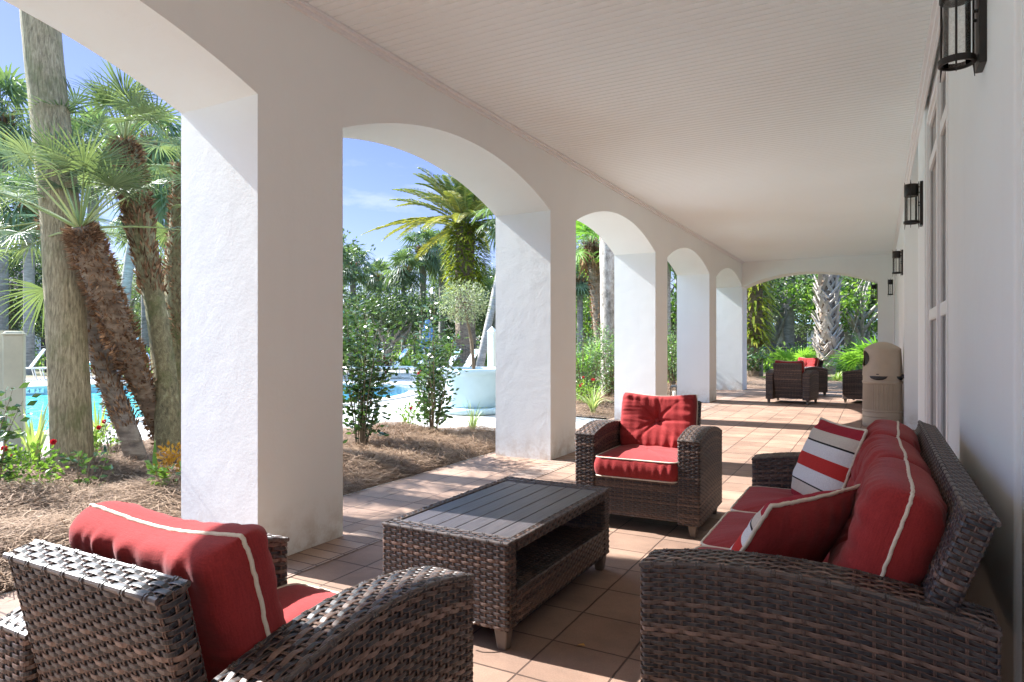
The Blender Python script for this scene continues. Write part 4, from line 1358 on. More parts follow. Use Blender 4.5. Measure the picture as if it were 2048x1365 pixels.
def spikes(mb, P, r, rn, count, ln, wd, down=0.3, mat=0, out=1.0, t0=0.0, t1=1.0, tone=None, spread=0.5):
    """ragged fibre and leaf-base stubs round a trunk that follows P"""
    n = len(P)
    u = rn.uniform(t0, t1, count) * (n - 1); i = np.minimum(u.astype(int), n - 2); f = (u - i)[:, None]
    C = P[i] * (1 - f) + P[i + 1] * f; T = unit(P[i + 1] - P[i])
    rr = np.interp(u, np.arange(n), np.broadcast_to(r, (n,)))
    a = rn.uniform(0, 2 * pi, count); ref = np.array([0.3, 0.9, 0.1])
    A = unit(np.cross(T, ref)); B = np.cross(T, A)
    O = A * np.cos(a)[:, None] + B * np.sin(a)[:, None]
    D = unit(O * out + T * (-down) + rn.normal(0, spread, (count, 3)) * 0.5)
    leaf_cloud(mb, C + O * (rr * 0.92)[:, None], D, ln * rn.uniform(0.5, 1.5, count), wd * rn.uniform(0.6, 1.4, count), rn, mat, tone)


# ------------------------------------------------------------------ near planting bed
def bed_mesh(poly, hgt, rn, res=0.10):
    P = np.array(poly); x0, y0 = P.min(0); x1, y1 = P.max(0)
    xs = np.arange(x0, x1 + res, res); ys_ = np.arange(y0, y1 + res, res)
    X, Y = np.meshgrid(xs, ys_, indexing='ij')
    inside = np.zeros_like(X, bool); dist = np.full_like(X, 9.0)
    for i in range(len(P)):
        a, b = P[i], P[(i + 1) % len(P)]
        c = ((a[1] > Y) != (b[1] > Y)) & (X < (b[0] - a[0]) * (Y - a[1]) / (b[1] - a[1] + 1e-12) + a[0]); inside ^= c
        t = np.clip(((X - a[0]) * (b[0] - a[0]) + (Y - a[1]) * (b[1] - a[1])) / ((b - a) @ (b - a)), 0, 1)
        dist = np.minimum(dist, np.hypot(X - a[0] - t * (b[0] - a[0]), Y - a[1] - t * (b[1] - a[1])))
    sd = np.where(inside, dist, -dist)
    zz = hgt * (1 - np.exp(-np.clip(sd, 0, None) / 0.35))
    for _ in range(14):
        q = rn.uniform(0.8, 5.5, 2); zz = zz + np.sin(X * q[0] + Y * q[1] * rn.choice([-1, 1]) + rn.uniform(0, 6.28)) * 0.010 * np.clip(sd / 0.3, 0, 1)
    zz = np.where(sd < 0, -0.05, np.maximum(zz, 0.004))
    return X, Y, zz, sd


def make_bed(name, poly, hgt, rn, count, label):
    X, Y, zz, sd = bed_mesh(poly, hgt, rn)
    keep = sd > -0.11
    I = np.arange(X.size).reshape(X.shape)
    F = np.stack([I[:-1, :-1], I[1:, :-1], I[1:, 1:], I[:-1, 1:]], -1).reshape(-1, 4)
    F = F[keep.ravel()[F].all(1)]
    mb = MB(); mb.add(np.stack([X, Y, zz], -1).reshape(-1, 3), F); struct(mb.build(name, M['straw_floor'], smooth=True))
    # loose needles
    P = np.array(poly); x0, y0 = P.min(0); x1, y1 = P.max(0)
    pts = []
    while sum(len(p) for p in pts) < count:
        q = np.column_stack([rn.uniform(x0, x1, count), rn.uniform(y0, y1, count)])
        ix = ((q[:, 0] - X[0, 0]) / 0.10).astype(int).clip(0, X.shape[0] - 2); iy = ((q[:, 1] - Y[0, 0]) / 0.10).astype(int).clip(0, X.shape[1] - 2)
        ok = sd[ix, iy] > 0.03
        pts.append(np.column_stack([q[ok], zz[ix, iy][ok]]))
    q = np.concatenate(pts)[:count]; n = len(q)
    fx = ((q[:, 0] - X[0, 0]) / 0.10); fy = ((q[:, 1] - Y[0, 0]) / 0.10); ix = fx.astype(int).clip(0, X.shape[0] - 2); iy = fy.astype(int).clip(0, X.shape[1] - 2); tx = fx - ix; ty = fy - iy
    q[:, 2] = (zz[ix, iy] * (1 - tx) + zz[ix + 1, iy] * tx) * (1 - ty) + (zz[ix, iy + 1] * (1 - tx) + zz[ix + 1, iy + 1] * tx) * ty
    # needles lie in drifts
    a = 1.4 * np.sin(q[:, 0] * 2.1 + 1) + 1.2 * np.sin(q[:, 1] * 1.7) + rn.normal(0, 0.75, n)
    el = rn.normal(0.08, 0.22, n)
    D = np.column_stack([np.cos(a) * np.cos(el), np.sin(a) * np.cos(el), np.sin(el)])
    L = rn.uniform(0.09, 0.24, n)[:, None]; W = rn.uniform(0.003, 0.0056, n)[:, None]
    S = unit(np.cross(D, Z)); cen = q + Z * rn.uniform(0.004, 0.045, n)[:, None]
    bend = rn.normal(0, 0.02, n)[:, None]
    p0 = cen - D * L / 2; p1 = cen + S * bend + Z * 0.008; p2 = cen + D * L / 2
    V = np.stack([p0 - S * W / 2, p0 + S * W / 2, p1 - S * W / 2, p1 + S * W / 2, p2 - S * W / 2, p2 + S * W / 2], 1)
    I = np.arange(n * 6).reshape(n, 6)
    F = np.concatenate([I[:, [0, 1, 3, 2]], I[:, [2, 3, 5, 4]]])
    mb = MB(); mb.add(V.reshape(-1, 3), F, 0, np.repeat(np.clip(rn.beta(2, 2.2, n), 0, 1), 6))
    o = mb.build('pine_straw', M['needle']); struct(o, 'stuff', label)
    def height(x, y):
        i = int((x - X[0, 0]) / 0.1); j = int((y - Y[0, 0]) / 0.1)
        return float(zz[min(max(i, 0), X.shape[0] - 1), min(max(j, 0), X.shape[1] - 1)])
    return height


BED1 = [(-3.64, -3.0), (-3.64, 6.6), (-3.75, 7.25), (-4.3, 7.35), (-5.2, 7.2), (-6.2, 6.6), (-7.2, 5.6), (-7.5, 4.0), (-6.9, 2.5), (-6.6, 0.5), (-6.6, -3.0)]
h1 = make_bed('planting_bed', BED1, 0.13, prng, 75000, 'brown pine straw mulch over the bed before the first arches')
BED2 = [(-3.64, 9.75), (-3.64, 19.0), (-7.0, 19.0), (-6.6, 14), (-5.9, 10.4), (-5.0, 9.75)]
h2 = make_bed('planting_bed', BED2, 0.08, prng, 14000, 'pine straw under the shrubs beyond the second pier')
BED3 = [(-3.3, 17.85), (3.0, 17.85), (6.0, 24), (0, 26), (-3.5, 25.0), (-6, 22)]
h3 = make_bed('planting_bed', BED3, 0.06, prng, 6000, 'straw and dry leaves on the ground beyond the end arch')


# ------------------------------------------------------------------ palms by the pool
def bigpalm():
    t = thing('tall_palm', 'thick straight tree trunk with furrowed grey brown bark beside the pool', 'palm tree')
    P = spline([foot(146, 5.65, -0.05), at(137, 760, 5.66), at(122, 450, 5.68), at(101, 230, 5.70), at(83, 60, 5.72), at(60, -260, 5.76), at(45, -700, 5.8)], 46)
    mb = MB(); r = np.interp(np.linspace(0, 1, 46), [0, 0.05, 0.3, 1], [0.172, 0.155, 0.150, 0.142]); rough_tube(mb, P, r, 28, prng, 0.035)
    mb.build('trunk', M['bark_big'], t, True)
    mb = MB(); fan_crown(mb, P[-1], (0, 0, 1), 26, 1.1, 0.75, prng, nseg=18); mb.build('crown', [M['sabal'], M['petiole']], t)
    return t


bigpalm()


def fan_palm(label, pts, r, crown_n, pl, R, shag, seed, moss_to=0.0, axis=None, el=(85, -35)):
    rn = np.random.default_rng(seed)
    t = thing('fan_palm', label, 'palm tree', group='shaggy fan palms in the planting bed')
    P = spline(pts, 40); n = len(P); s = np.linspace(0, 1, n)
    rr = np.interp(s, [q[0] for q in r], [q[1] for q in r])
    mb = MB(); rough_tube(mb, P, rr, 18, rn, 0.10)
    trunk = mb.build('trunk', M['bark_moss'] if moss_to else M['bark_dark'], t, True)
    mb = MB()
    for (a, b, cnt, ln, wd, dn, ou) in shag:
        spikes(mb, P, rr, rn, cnt, ln, wd, dn, 0, ou, a, b, tone=np.clip(rn.beta(1.6, 2.2, cnt), 0, 1))
    mb.build('leaf_bases', M['fiber'], t)
    mb = MB()
    ax = axis if axis is not None else unit(P[-1] - P[-4])
    spikes(mb, P, rr, rn, 160, 0.07, 0.012, -0.4, 2, 0.8, 0.93, 1.0)
    fan_crown(mb, P[-1] - ax * 0.03, ax, crown_n, pl, R, rn, el=el, nseg=30, droop=0.20, mats=(0, 1), tone=(0.15, 0.95), spread=118, split=0.36, fat=0.78)
    mb.build('crown', [M['fan'], M['petiole'], M['fiber']], t)
    return t


fan_palm('leaning fan palm with very shaggy brown trunk and low crown beside the tall trunk',
         [foot(346, 6.5, -0.05), at(312, 840, 6.3), at(262, 720, 6.0), at(218, 610, 5.75), at(182, 510, 5.5), at(160, 452, 5.38)],
         [(0, 0.085), (0.15, 0.085), (0.35, 0.10), (0.6, 0.115), (0.85, 0.12), (1, 0.06)], 20, 0.66, 0.40,
         [(0.10, 0.5, 700, 0.05, 0.02, -0.3, 0.7), (0.38, 0.97, 1900, 0.062, 0.009, 0.05, 1.0), (0.3, 0.97, 700, 0.07, 0.022, -0.6, 0.5), (0.86, 1.0, 420, 0.07, 0.008, -0.2, 0.8)], 31, axis=unit(np.array([-0.15, 0.1, 1.0])), el=(86, 12))
fan_palm('second leaning fan palm, its shaggy stem passing behind the tall trunk',
         [foot(284, 5.85, -0.05), at(262, 880, 5.85), at(228, 790, 5.95), at(192, 690, 6.1), at(150, 560, 6.25), at(95, 440, 6.4)],
         [(0, 0.11), (0.15, 0.085), (0.32, 0.085), (0.6, 0.09), (1, 0.08)], 13, 0.58, 0.42,
         [(0.24, 1.0, 1100, 0.06, 0.018, -0.9, 0.45), (0.3, 1.0, 600, 0.055, 0.009, 0.0, 1.0)], 32)
fan_palm('upright fan palm with mossy lower stem and brown leaf bases above',
         [foot(340, 6.2, -0.05), at(334, 800, 6.25), at(318, 660, 6.3), at(302, 570, 6.3), at(285, 480, 6.3), at(266, 380, 6.3), at(247, 280, 6.3)],
         [(0, 0.12), (0.2, 0.10), (0.45, 0.093), (0.55, 0.10), (0.8, 0.115), (0.94, 0.12), (1, 0.07)], 20, 0.5, 0.40,
         [(0.46, 0.82, 900, 0.085, 0.020, -1.0, 0.28), (0.72, 0.98, 700, 0.07, 0.02, -0.5, 0.6), (0.8, 1.0, 500, 0.07, 0.01, 0.0, 1.0)], 33, moss_to=0.45, el=(86, -8))
fan_palm('fan palm half hidden behind the first pier, hanging yellow green fans',
         [foot(372, 7.2, -0.05), at(362, 760, 7.2), at(357, 640, 7.2), at(356, 560, 7.2), at(366, 440, 7.2), at(372, 330, 7.2)],
         [(0, 0.11), (0.3, 0.10), (0.5, 0.13), (1, 0.12)], 12, 0.6, 0.42,
         [(0.3, 0.98, 900, 0.065, 0.02, -0.6, 0.55), (0.3, 1.0, 500, 0.065, 0.01, 0.0, 1.0)], 34, moss_to=0.3, el=(80, -60))


# ------------------------------------------------------------------ small plants of the near bed
def camellia(label, base, h, spread, nst, nlf, seed, L=0.078, W=0.038, mat='camellia', flowers=0, name='camellia_shrub', cat='shrub', group=None, up=1.0, bare=0.12):
    rn = np.random.default_rng(seed)
    t = thing(name, label, cat, tuple(base), group=group)
    ms, ml = MB(), MB()
    per = max(4, nlf // nst)
    for i in range(nst):
        a = rn.uniform(0, 6.28); rad = spread * sqrt(rn.random()); hh = h * rn.uniform(0.55, 1.0) * (1 - 0.25 * rad / spread)
        tip = np.array([cos(a) * rad, sin(a) * rad, hh]); mid = np.array([cos(a) * rad * 0.45, sin(a) * rad * 0.45, hh * 0.5]) + rn.normal(0, 0.025, 3)
        P = spline([np.array([cos(a), sin(a), 0]) * 0.04 - Z * 0.05, mid, tip], 10)
        ms.tube(P, np.linspace(0.006, 0.0015, 10) * (0.5 + 0.4 * h), 5, caps=False)
        s = bare + (1 - bare) * rn.random(per) ** 0.8
        Q = np.array([np.interp(s, np.linspace(0, 1, 10), P[:, j]) for j in range(3)]).T
        az = rn.uniform(0, 6.28, per)
        D = np.column_stack([np.cos(az), np.sin(az), rn.uniform(-0.15, 0.75, per) * up])
        tw = rn.uniform(0.0, 0.09, per)[:, None] * h
        leaf_cloud(ml, Q + unit(D) * tw, D + rn.normal(0, 0.2, (per, 3)), L * rn.uniform(0.7, 1.2, per), W * rn.uniform(0.8, 1.2, per), rn)
    ms.build('stem', M['stem'], t); ml.build('foliage', M[mat], t)
    for i in range(flowers):
        mb = MB(); a = rn.uniform(0, 6.28); c = np.array([cos(a) * spread * 0.7, sin(a) * spread * 0.7, h * rn.uniform(0.35, 0.75)])
        d = unit(rn.normal(size=(22, 3))); leaf_cloud(mb, np.repeat(c[None], 22, 0), d, 0.035, 0.03, rn)
        mb.build('flower', M['flower'], t)
    return t


def pz(p, hf): return np.array([p[0], p[1], hf(p[0], p[1]) - 0.01])


GCAM = 'camellia shrubs in the straw bed'
camellia('tall dark glossy camellia seen just right of the first pier', pz(foot(722, 7.1), h1), 1.80, 0.38, 20, 1500, 71, flowers=0, group=GCAM)
camellia('camellia with red bloom standing before the pale blue planter', pz(foot(866, 8.0), h1), 1.80, 0.46, 20, 1400, 72, flowers=1, group=GCAM)
camellia('dark camellia at the left picture edge above red flowers', pz(foot(-14, 4.7), h1), 0.98, 0.26, 8, 170, 73, group=GCAM)
camellia('small sparse shrub with curled leaves before the foot of the tall trunk', pz(foot(168, 4.95), h1), 0.50, 0.26, 9, 60, 74, L=0.07, W=0.038, group=GCAM, bare=0.3)
camellia('low twiggy shrub between the two leaning fan palm stems', pz(foot(222, 6.4), h1), 0.62, 0.34, 10, 90, 75, L=0.06, W=0.035, mat='olive', bare=0.25)


def grass_clump(label, base, n, L, W, seed, mat='grass', name='grass_clump', cat='grass', lean=0.7):
    rn = np.random.default_rng(seed)
    mb = MB(); m = 7
    for i in range(n):
        a = rn.uniform(0, 6.28); ll = L * rn.uniform(0.55, 1.1); ln = lean * rn.uniform(0.2, 1.2); w = W * rn.uniform(0.7, 1.2)
        s = np.linspace(0, 1, m); out = ll * ln * s ** 1.8; zz = ll * (s - 0.55 * ln * s ** 2.6)
        c = np.column_stack([np.cos(a) * (0.03 + out), np.sin(a) * (0.03 + out), zz]); sd = np.array([-sin(a), cos(a), 0])
        ww = w * np.array([0.6, 1, 1, 0.9, 0.7, 0.4, 0.05])[:, None] / 2
        mb.grid(np.stack([c - sd * ww, c + sd * ww], 1), tone=np.clip(rn.random() + rn.normal(0, 0.1, (m, 2)), 0, 1))
    o = mb.build(name, M[mat], loc=tuple(base)); tag(o, label, cat, 'striped grass clumps along the bed')
    return o


grass_clump('striped lily grass between the vinyl post and the tall trunk', pz(foot(68, 5.6), h1), 26, 0.62, 0.034, 81, lean=0.5)
grass_clump('striped lily grass right behind the tall trunk', pz(foot(195, 6.7), h1), 18, 0.60, 0.03, 82, lean=0.6)
grass_clump('fine striped grass at the bed edge below the blue planter', pz(foot(945, 8.2), h1), 30, 0.46, 0.012, 83)
grass_clump('fine grass tuft between the two camellias', pz(foot(815, 8.6), h1), 22, 0.40, 0.012, 84)
grass_clump('arching pale variegated grass beside the white pier in the third arch', pz(foot(1186, 10.9), h2), 44, 0.62, 0.022, 85, lean=1.0)


def flower_bush(label, base, h, r, n, nf, seed, leaf='green', petal='flower'):
    rn = np.random.default_rng(seed); t = thing('flower_bush', label, 'flowers', tuple(base), group='low flowering plants in the bed')
    mb = MB(); q = rn.normal(0, 1, (n, 3)); q = unit(q) * rn.random((n, 1)) ** 0.5 * np.array([r, r, h * 0.5]) + Z * h * 0.5
    leaf_cloud(mb, q, q - Z * h * 0.3 + rn.normal(0, 0.1, (n, 3)), 0.045, 0.024, rn); mb.build('foliage', M[leaf], t)
    for i in range(nf):
        mb = MB(); a = rn.uniform(0, 6.28); c = np.array([cos(a) * r * rn.random(), sin(a) * r * rn.random(), h * rn.uniform(0.7, 1.15)])
        leaf_cloud(mb, np.repeat(c[None], 24, 0), rn.normal(size=(24, 3)), 0.026, 0.022, rn); mb.build('blossom', M[petal], t)
    return t


flower_bush('red flowering bush at the foot of the vinyl post', pz(foot(48, 4.9), h1), 0.34, 0.26, 420, 6, 91)
flower_bush('small red flowering bush right of the tall trunk', pz(foot(180, 6.0), h1), 0.40, 0.22, 260, 4, 92)
flower_bush('little rose with two red blooms between the camellias', pz(foot(822, 8.2), h1), 0.30, 0.18, 160, 2, 93)
flower_bush('red flowering bush in the third arch behind the pale grass', pz(foot(1168, 11.6), h2), 0.42, 0.28, 420, 5, 94)
t = flower_bush('orange yellow croton at the foot of the first pier', pz(foot(345, 5.15), h1), 0.30, 0.13, 200, 0, 95, leaf='orange')
camellia('dark green low plant in front of the orange croton', pz(foot(338, 4.75), h1), 0.22, 0.12, 6, 50, 96, mat='green')
mb = MB(); s = np.linspace(0, 1, 8); c = np.stack([-0.09 * s + 0.03 * s ** 2, 0.03 * s, 0.34 * s], -1); w = 0.022 * np.sin(pi * (0.12 + 0.86 * s))[:, None]
mb.grid(np.stack([c - np.array([1, 0.3, 0]) * w, c + np.array([1, 0.3, 0]) * w], 1), tone=0.3)
o = mb.build('leaf_blade', M['fanbright'], loc=tuple(pz(foot(312, 5.3), h1))); tag(o, 'single upright green leaf blade in the straw before the fan palms', 'plant')

# shrubs of the second bed and beyond
camellia('dense small leaved shrub filling the third arch', pz(foot(1170, 12.4), h2), 1.75, 0.62, 34, 1900, 101, L=0.055, W=0.032, mat='bush')
camellia('dense shrub in front of the thick pale trunk', pz(foot(1215, 12.9), h2), 1.70, 0.55, 28, 1500, 102, L=0.055, W=0.032, mat='bush')
camellia('narrow green shrub showing in the fourth arch', pz(foot(1345, 16.5), h2), 2.0, 0.6, 26, 1200, 103, L=0.07, W=0.04, mat='bush')
camellia('bare branched shrub with shiny leaves at the left foot of the end arch', pz(foot(1502, 20.0), h3), 1.25, 0.75, 16, 420, 104, L=0.12, W=0.06, mat='camellia', bare=0.25)


# ------------------------------------------------------------------ palms farther away
def sabal_master(label, h, seed, lean=(0, 0), r=0.17, R=0.85, n=30, skirt=True):
    rn = np.random.default_rng(seed)
    t = thing('sabal_palm', label, 'palm tree', group='sabal palms beyond the pool')
    P = spline([(0, 0, -0.1), (lean[0] * 0.4, lean[1] * 0.4, h * 0.5), (lean[0], lean[1], h)], 26)
    mb = MB(); rough_tube(mb, P, np.linspace(r * 1.05, r * 0.95, 26), 14, rn, 0.03, ring=0.02); mb.build('trunk', M['bark_grey'], t, True)
    mb = MB()
    spikes(mb, P, np.full(26, r), rn, 180, 0.35, 0.07, -0.8, 2, 0.7, 0.90, 1.0)
    fan_crown(mb, P[-1], (0, 0, 1), n, 0.85, R, rn, el=(85, -60), nseg=18, droop=0.45, tone=(0.1, 0.9), spread=125)
    mb.build('crown', [M['sabal'], M['petiole'], M['fiber']], t)
    return t


def place_sabal(src, label, px, depth, py_top, base_h, first=False, rz=0.0):
    p = foot(px, depth); zt = at(px, py_top, depth)[2]; s = zt / base_h
    o = src if first else dup(src, label, tuple(p), rz)
    o.location = tuple(p); o.rotation_euler = (0, 0, rz); o.scale = (max(0.75, min(s, 1.25)),) * 2 + (s,)
    k = o.scale[0]
    return o


# ---- straight ones
sb = sabal_master('slim grey sabal palm left of the tall trunk, crown cut by the left picture edge', 6.0, 201)
place_sabal(sb, '', 58, 24.0, 408, 6.0, True)
sl = sabal_master('leaning grey sabal palm whose stem shows between the two shaggy palms', 7.5, 202, lean=(1.0, 0.5), r=0.15)
sl.location = tuple(foot(232, 21.0)); sl.scale = (1, 1, 1.0)
for (src, lab, px, dp, pt, bh, rz) in (
    (sb, 'far sabal palm with dark crown at the upper left corner of the view', 5, 30, 235, 6.0, 1.0),
    (sb, 'thin sabal palm stem seen above the low shaggy crown', 186, 27, 300, 6.0, 2.2),
    (sb, 'sabal palm rising behind the mossy stem of the upright fan palm', 292, 31, 430, 6.0, 0.4),
    (sb, 'sabal palm with crown beside the left edge of the first pier', 345, 25, 345, 6.0, 3.1),
    (sb, 'sabal palm with full round crown directly right of the first pier', 706, 31, 530, 6.0, 1.3),
    (sb, 'second sabal palm right of the first pier with brown skirt under its crown', 757, 34, 553, 6.0, 2.5),
    (sb, 'sabal palm with brown skirt midway between first pier and fern covered palm', 808, 32, 540, 6.0, 4.0),
    (sb, 'tallest dark sabal palm just left of the fern covered palm', 846, 34, 500, 6.0, 5.0),
    (sb, 'sabal palm half behind the fern covered palm', 884, 37, 505, 6.0, 0.9),
    (sb, 'low sabal palm crown between the fern covered palm and second pier', 992, 33, 585, 6.0, 3.6),
    (sb, 'dark sabal palm farthest left in the third arch', 1160, 28, 560, 6.0, 2.0),
    (sb, 'sabal palm deep in the third arch behind the brown trunk', 1200, 36, 500, 6.0, 4.4),
    (sb, 'sabal palm with hanging dead leaves at the top of the fourth arch', 1332, 19, 490, 6.0, 1.7)):
    place_sabal(src, lab, px, dp, pt, bh, rz=rz)

# leaning bare pole and fern covered date palm
t = thing('leaning_palm', 'thin leaning bare palm stem by the second pier', 'palm tree')
P = spline([foot(955, 24, -0.1), at(968, 690, 24), at(985, 610, 24.4), at(1003, 520, 25), at(1015, 430, 25.5)], 20)
mb = MB(); rough_tube(mb, P, np.linspace(0.15, 0.11, 20), 12, prng, 0.03, ring=0.02); mb.build('trunk', M['bark_grey'], t, True)
mb = MB(); fan_crown(mb, P[-1], (0, 0, 1), 20, 0.8, 0.8, prng, nseg=16, droop=0.4); mb.build('crown', [M['sabal'], M['petiole']], t)


def feather(mb, o, d, L, rn, droop, nl=84, tone=0.5, ll=0.45, mats=(0, 1)):
    d = unit(d); ts = np.linspace(0, 1, 14)
    C = o + d * (ts * L)[:, None] - Z * (droop * L * ts ** 2.1)[:, None]
    mb.tube(C, np.linspace(0.035, 0.006, 14), 5, mat=mats[1], tone=0.6, caps=False)
    u = np.linspace(0.10, 1, nl); Q = np.array([np.interp(u, ts, C[:, j]) for j in range(3)]).T
    T = unit(np.gradient(Q, axis=0)); S = unit(np.cross(T, Z)); N = np.cross(S, T)
    ln = ll * np.sin(pi * (0.12 + 0.83 * u)) ** 0.7
    for sg in (-1, 1):
        D = S * sg * 0.8 + T * 0.65 + N * 0.35 - Z * 0.15 + rn.normal(0, 0.06, (nl, 3))
        leaf_cloud(mb, Q, D, ln * rn.uniform(0.85, 1.1, nl), 0.027, rn, mats[0], np.clip(tone + rn.normal(0, 0.18, nl), 0, 1), 0.1, droop=0.18)


def date_palm():
    rn = np.random.default_rng(301); dp = 29.0
    t = thing('date_palm', 'big date palm with yellowing arched fronds and a fern covered upper trunk', 'palm tree')
    P = spline([foot(933, dp, -0.1), at(931, 640, dp), at(930, 540, dp), at(931, 450, dp)], 24)
    mb = MB(); rough_tube(mb, P, np.linspace(0.44, 0.40, 24), 20, rn, 0.04, ring=0.04); mb.build('trunk', M['bark_dark'], t)
    mb = MB()
    for k in range(1500):
        u = rn.random(); z0 = at(931, 580, dp)[2]; z1 = at(931, 447, dp)[2]; zz = z0 + (z1 - z0) * u
        a = rn.uniform(0, 6.28); r = 0.45 + 0.62 * sin(pi * min(1, 0.15 + u * 0.8)) * rn.uniform(0.6, 1)
        c = np.array([P[0, 0] + cos(a) * r * 0.75, P[0, 1] + sin(a) * r * 0.75, zz]); d = np.array([cos(a), sin(a), 0.55 + rn.normal(0, 0.35)])
        L = rn.uniform(0.3, 0.6); ts = np.linspace(0, 1, 7); C = c + unit(d) * (ts * L)[:, None] - Z * (0.6 * L * ts ** 2)[:, None]
        Tn = unit(np.gradient(C, axis=0)); S = unit(np.cross(Tn, Z)); n = len(C)
        w = 0.045 * np.sin(pi * (0.1 + 0.85 * ts))[:, None]
        mb.grid(np.stack([C - S * w, C + S * w], 1), tone=np.clip(rn.beta(1.5, 1.5) + 0 * ts[:, None] + rn.normal(0, 0.08, (7, 2)), 0, 1))
    mb.build('fern_cover', M['fern'], t)
    mb = MB(); n = 66
    for i in range(n):
        f = (i + 0.5) / n; az = i * 2.39996; e = radians(86 - 84 * f ** 0.9 + rn.normal(0, 5))
        d = np.array([cos(e) * cos(az), cos(e) * sin(az), sin(e)])
        feather(mb, P[-1] + Z * rn.uniform(-0.2, 0.2) + d * 0.3, d, rn.uniform(3.2, 4.3), rn, 0.30 + 0.20 * rn.random() * f, tone=0.08 + 0.55 * f + rn.normal(0, 0.10))
    mb.build('crown', [M['date'], M['petiole']], t)
    return t


date_palm()

# third arch: brown trunk palm and thick pale trunk
rn = np.random.default_rng(303)
t = thing('skirted_palm', 'fan palm with bright crown, dead brown skirt and patchy brown trunk in the third arch', 'palm tree')
P = spline([foot(1210, 16.5, -0.1), at(1200, 680, 16.5), at(1193, 590, 16.5), at(1186, 520, 16.5), at(1180, 485, 16.5)], 24); mb = MB(); rough_tube(mb, P, np.linspace(0.13, 0.16, 24), 16, rn, 0.08)
mb.build('trunk', M['bark_dark'], t, True)
mb = MB(); spikes(mb, P, np.full(24, 0.15), rn, 700, 0.10, 0.035, -0.5, 0, 0.6, 0.3, 1.0); spikes(mb, P, np.full(24, 0.15), rn, 200, 0.5, 0.06, 1.6, 0, 0.7, 0.82, 1.0); mb.build('leaf_bases', M['fiber'], t)
mb = MB(); fan_crown(mb, P[-1], (0, 0, 1), 24, 0.65, 0.55, rn, nseg=22, droop=0.3, tone=(0.4, 1.0)); mb.build('crown', [M['fanbright'], M['petiole']], t)
t = thing('pale_trunk_palm', 'thick pale speckled trunk partly behind the third pier', 'palm tree')
P = spline([foot(1221, 13.8, -0.1), at(1219, 640, 13.8), at(1216, 480, 13.8), at(1213, 250, 13.8), at(1211, 0, 13.8)], 30); mb = MB(); rough_tube(mb, P, np.linspace(0.19, 0.17, 30), 18, rn, 0.05); mb.build('trunk', M['bark_pale'], t, True)
mb = MB(); fan_crown(mb, P[-1], (0, 0, 1), 22, 0.9, 0.8, rn, nseg=16); mb.build('crown', [M['sabal'], M['petiole']], t)

# end arch: crisscross boot palm, slim palm, fern covered trunk
t = thing('boot_palm', 'palm trunk wrapped in crossed grey leaf boots, centre of the end arch', 'palm tree')
rn = np.random.default_rng(305); b0 = foot(1655, 22.0); zt = 6.2
P = spline([b0 - Z * 0.1, b0 + Z * 3, b0 + Z * zt], 40); mb = MB(); rough_tube(mb, P, np.full(40, 0.25), 18, rn, 0.05); mb.build('trunk', M['bark_dark'], t, True)
mb = MB(); rows = 30
for j in range(rows):
    z = 0.35 + j * (zt - 0.4) / rows
    for q in range(5):
        z = 0.35 + (j + rn.normal(0, 0.3)) * (zt - 0.4) / rows; a = q * 2 * pi / 5 + j * 2.39996 * 0.5 + rn.normal(0, 0.22); o_ = np.array([cos(a), sin(a), 0]); s_ = np.array([-sin(a), cos(a), 0])
        c = b0 + Z * z + o_ * 0.22
        for sg in (-1, 1):
            f0 = c + s_ * sg * 0.16; tip = c + o_ * rn.uniform(0.16, 0.30) + Z * rn.uniform(0.34, 0.5) + s_ * sg * -0.05; w = 0.062
            k = rn.uniform(0.25, 1)
            V = np.array([f0 + s_ * w, f0 - s_ * w, tip - s_ * w * 0.7, tip + s_ * w * 0.7, f0 + s_ * w - o_ * 0.05, f0 - s_ * w - o_ * 0.05, tip - s_ * w * 0.7 - o_ * 0.035, tip + s_ * w * 0.7 - o_ * 0.035])
            mb.add(V, [[0, 1, 2, 3], [4, 7, 6, 5], [0, 4, 5, 1], [1, 5, 6, 2], [2, 6, 7, 3], [3, 7, 4, 0]], 0, k)
mb.build('leaf_boots', M['boot'], t)
mb = MB(); fan_crown(mb, P[-1], (0, 0, 1), 26, 0.9, 0.85, rn, nseg=16); mb.build('crown', [M['sabal'], M['petiole']], t)
place_sabal(sb, 'slim grey palm left of the boot covered trunk in the end arch', 1578, 29, 330, 6.0, rz=2.7)
t = thing('fern_palm', 'palm trunk covered with hanging yellow green ferns at the left of the end arch', 'palm tree')
P = spline([foot(1506, 21, -0.1), at(1506, 640, 21), at(1506, 450, 21), at(1506, 300, 21)], 20); mb = MB(); rough_tube(mb, P, np.full(20, 0.3), 16, rn, 0.04, ring=0.03); mb.build('trunk', M['bark_dark'], t)
mb = MB()
for k in range(900):
    z0, z1 = at(0, 690, 21)[2], at(0, 400, 21)[2]; u = rn.random(); a = rn.uniform(0, 6.28); r = 0.3 + 0.35 * rn.random() * min(1, u * 4)
    c = np.array([P[0, 0] + cos(a) * r * 0.8, P[0, 1] + sin(a) * r * 0.8, z0 + (z1 - z0) * u]); L = rn.uniform(0.3, 0.6); ts = np.linspace(0, 1, 6)
    C = c + unit(np.array([cos(a), sin(a), 0.4 + rn.normal(0, 0.3)])) * (ts * L)[:, None] - Z * (0.75 * L * ts ** 2)[:, None]; S = unit(np.cross(unit(np.gradient(C, axis=0)), Z)); w = 0.04 * np.sin(pi * (0.1 + 0.85 * ts))[:, None]
    mb.grid(np.stack([C - S * w, C + S * w], 1), tone=np.clip(rn.beta(1.5, 1.5) + rn.normal(0, 0.06, (6, 2)), 0, 1))
mb.build('fern_cover', M['fern'], t)


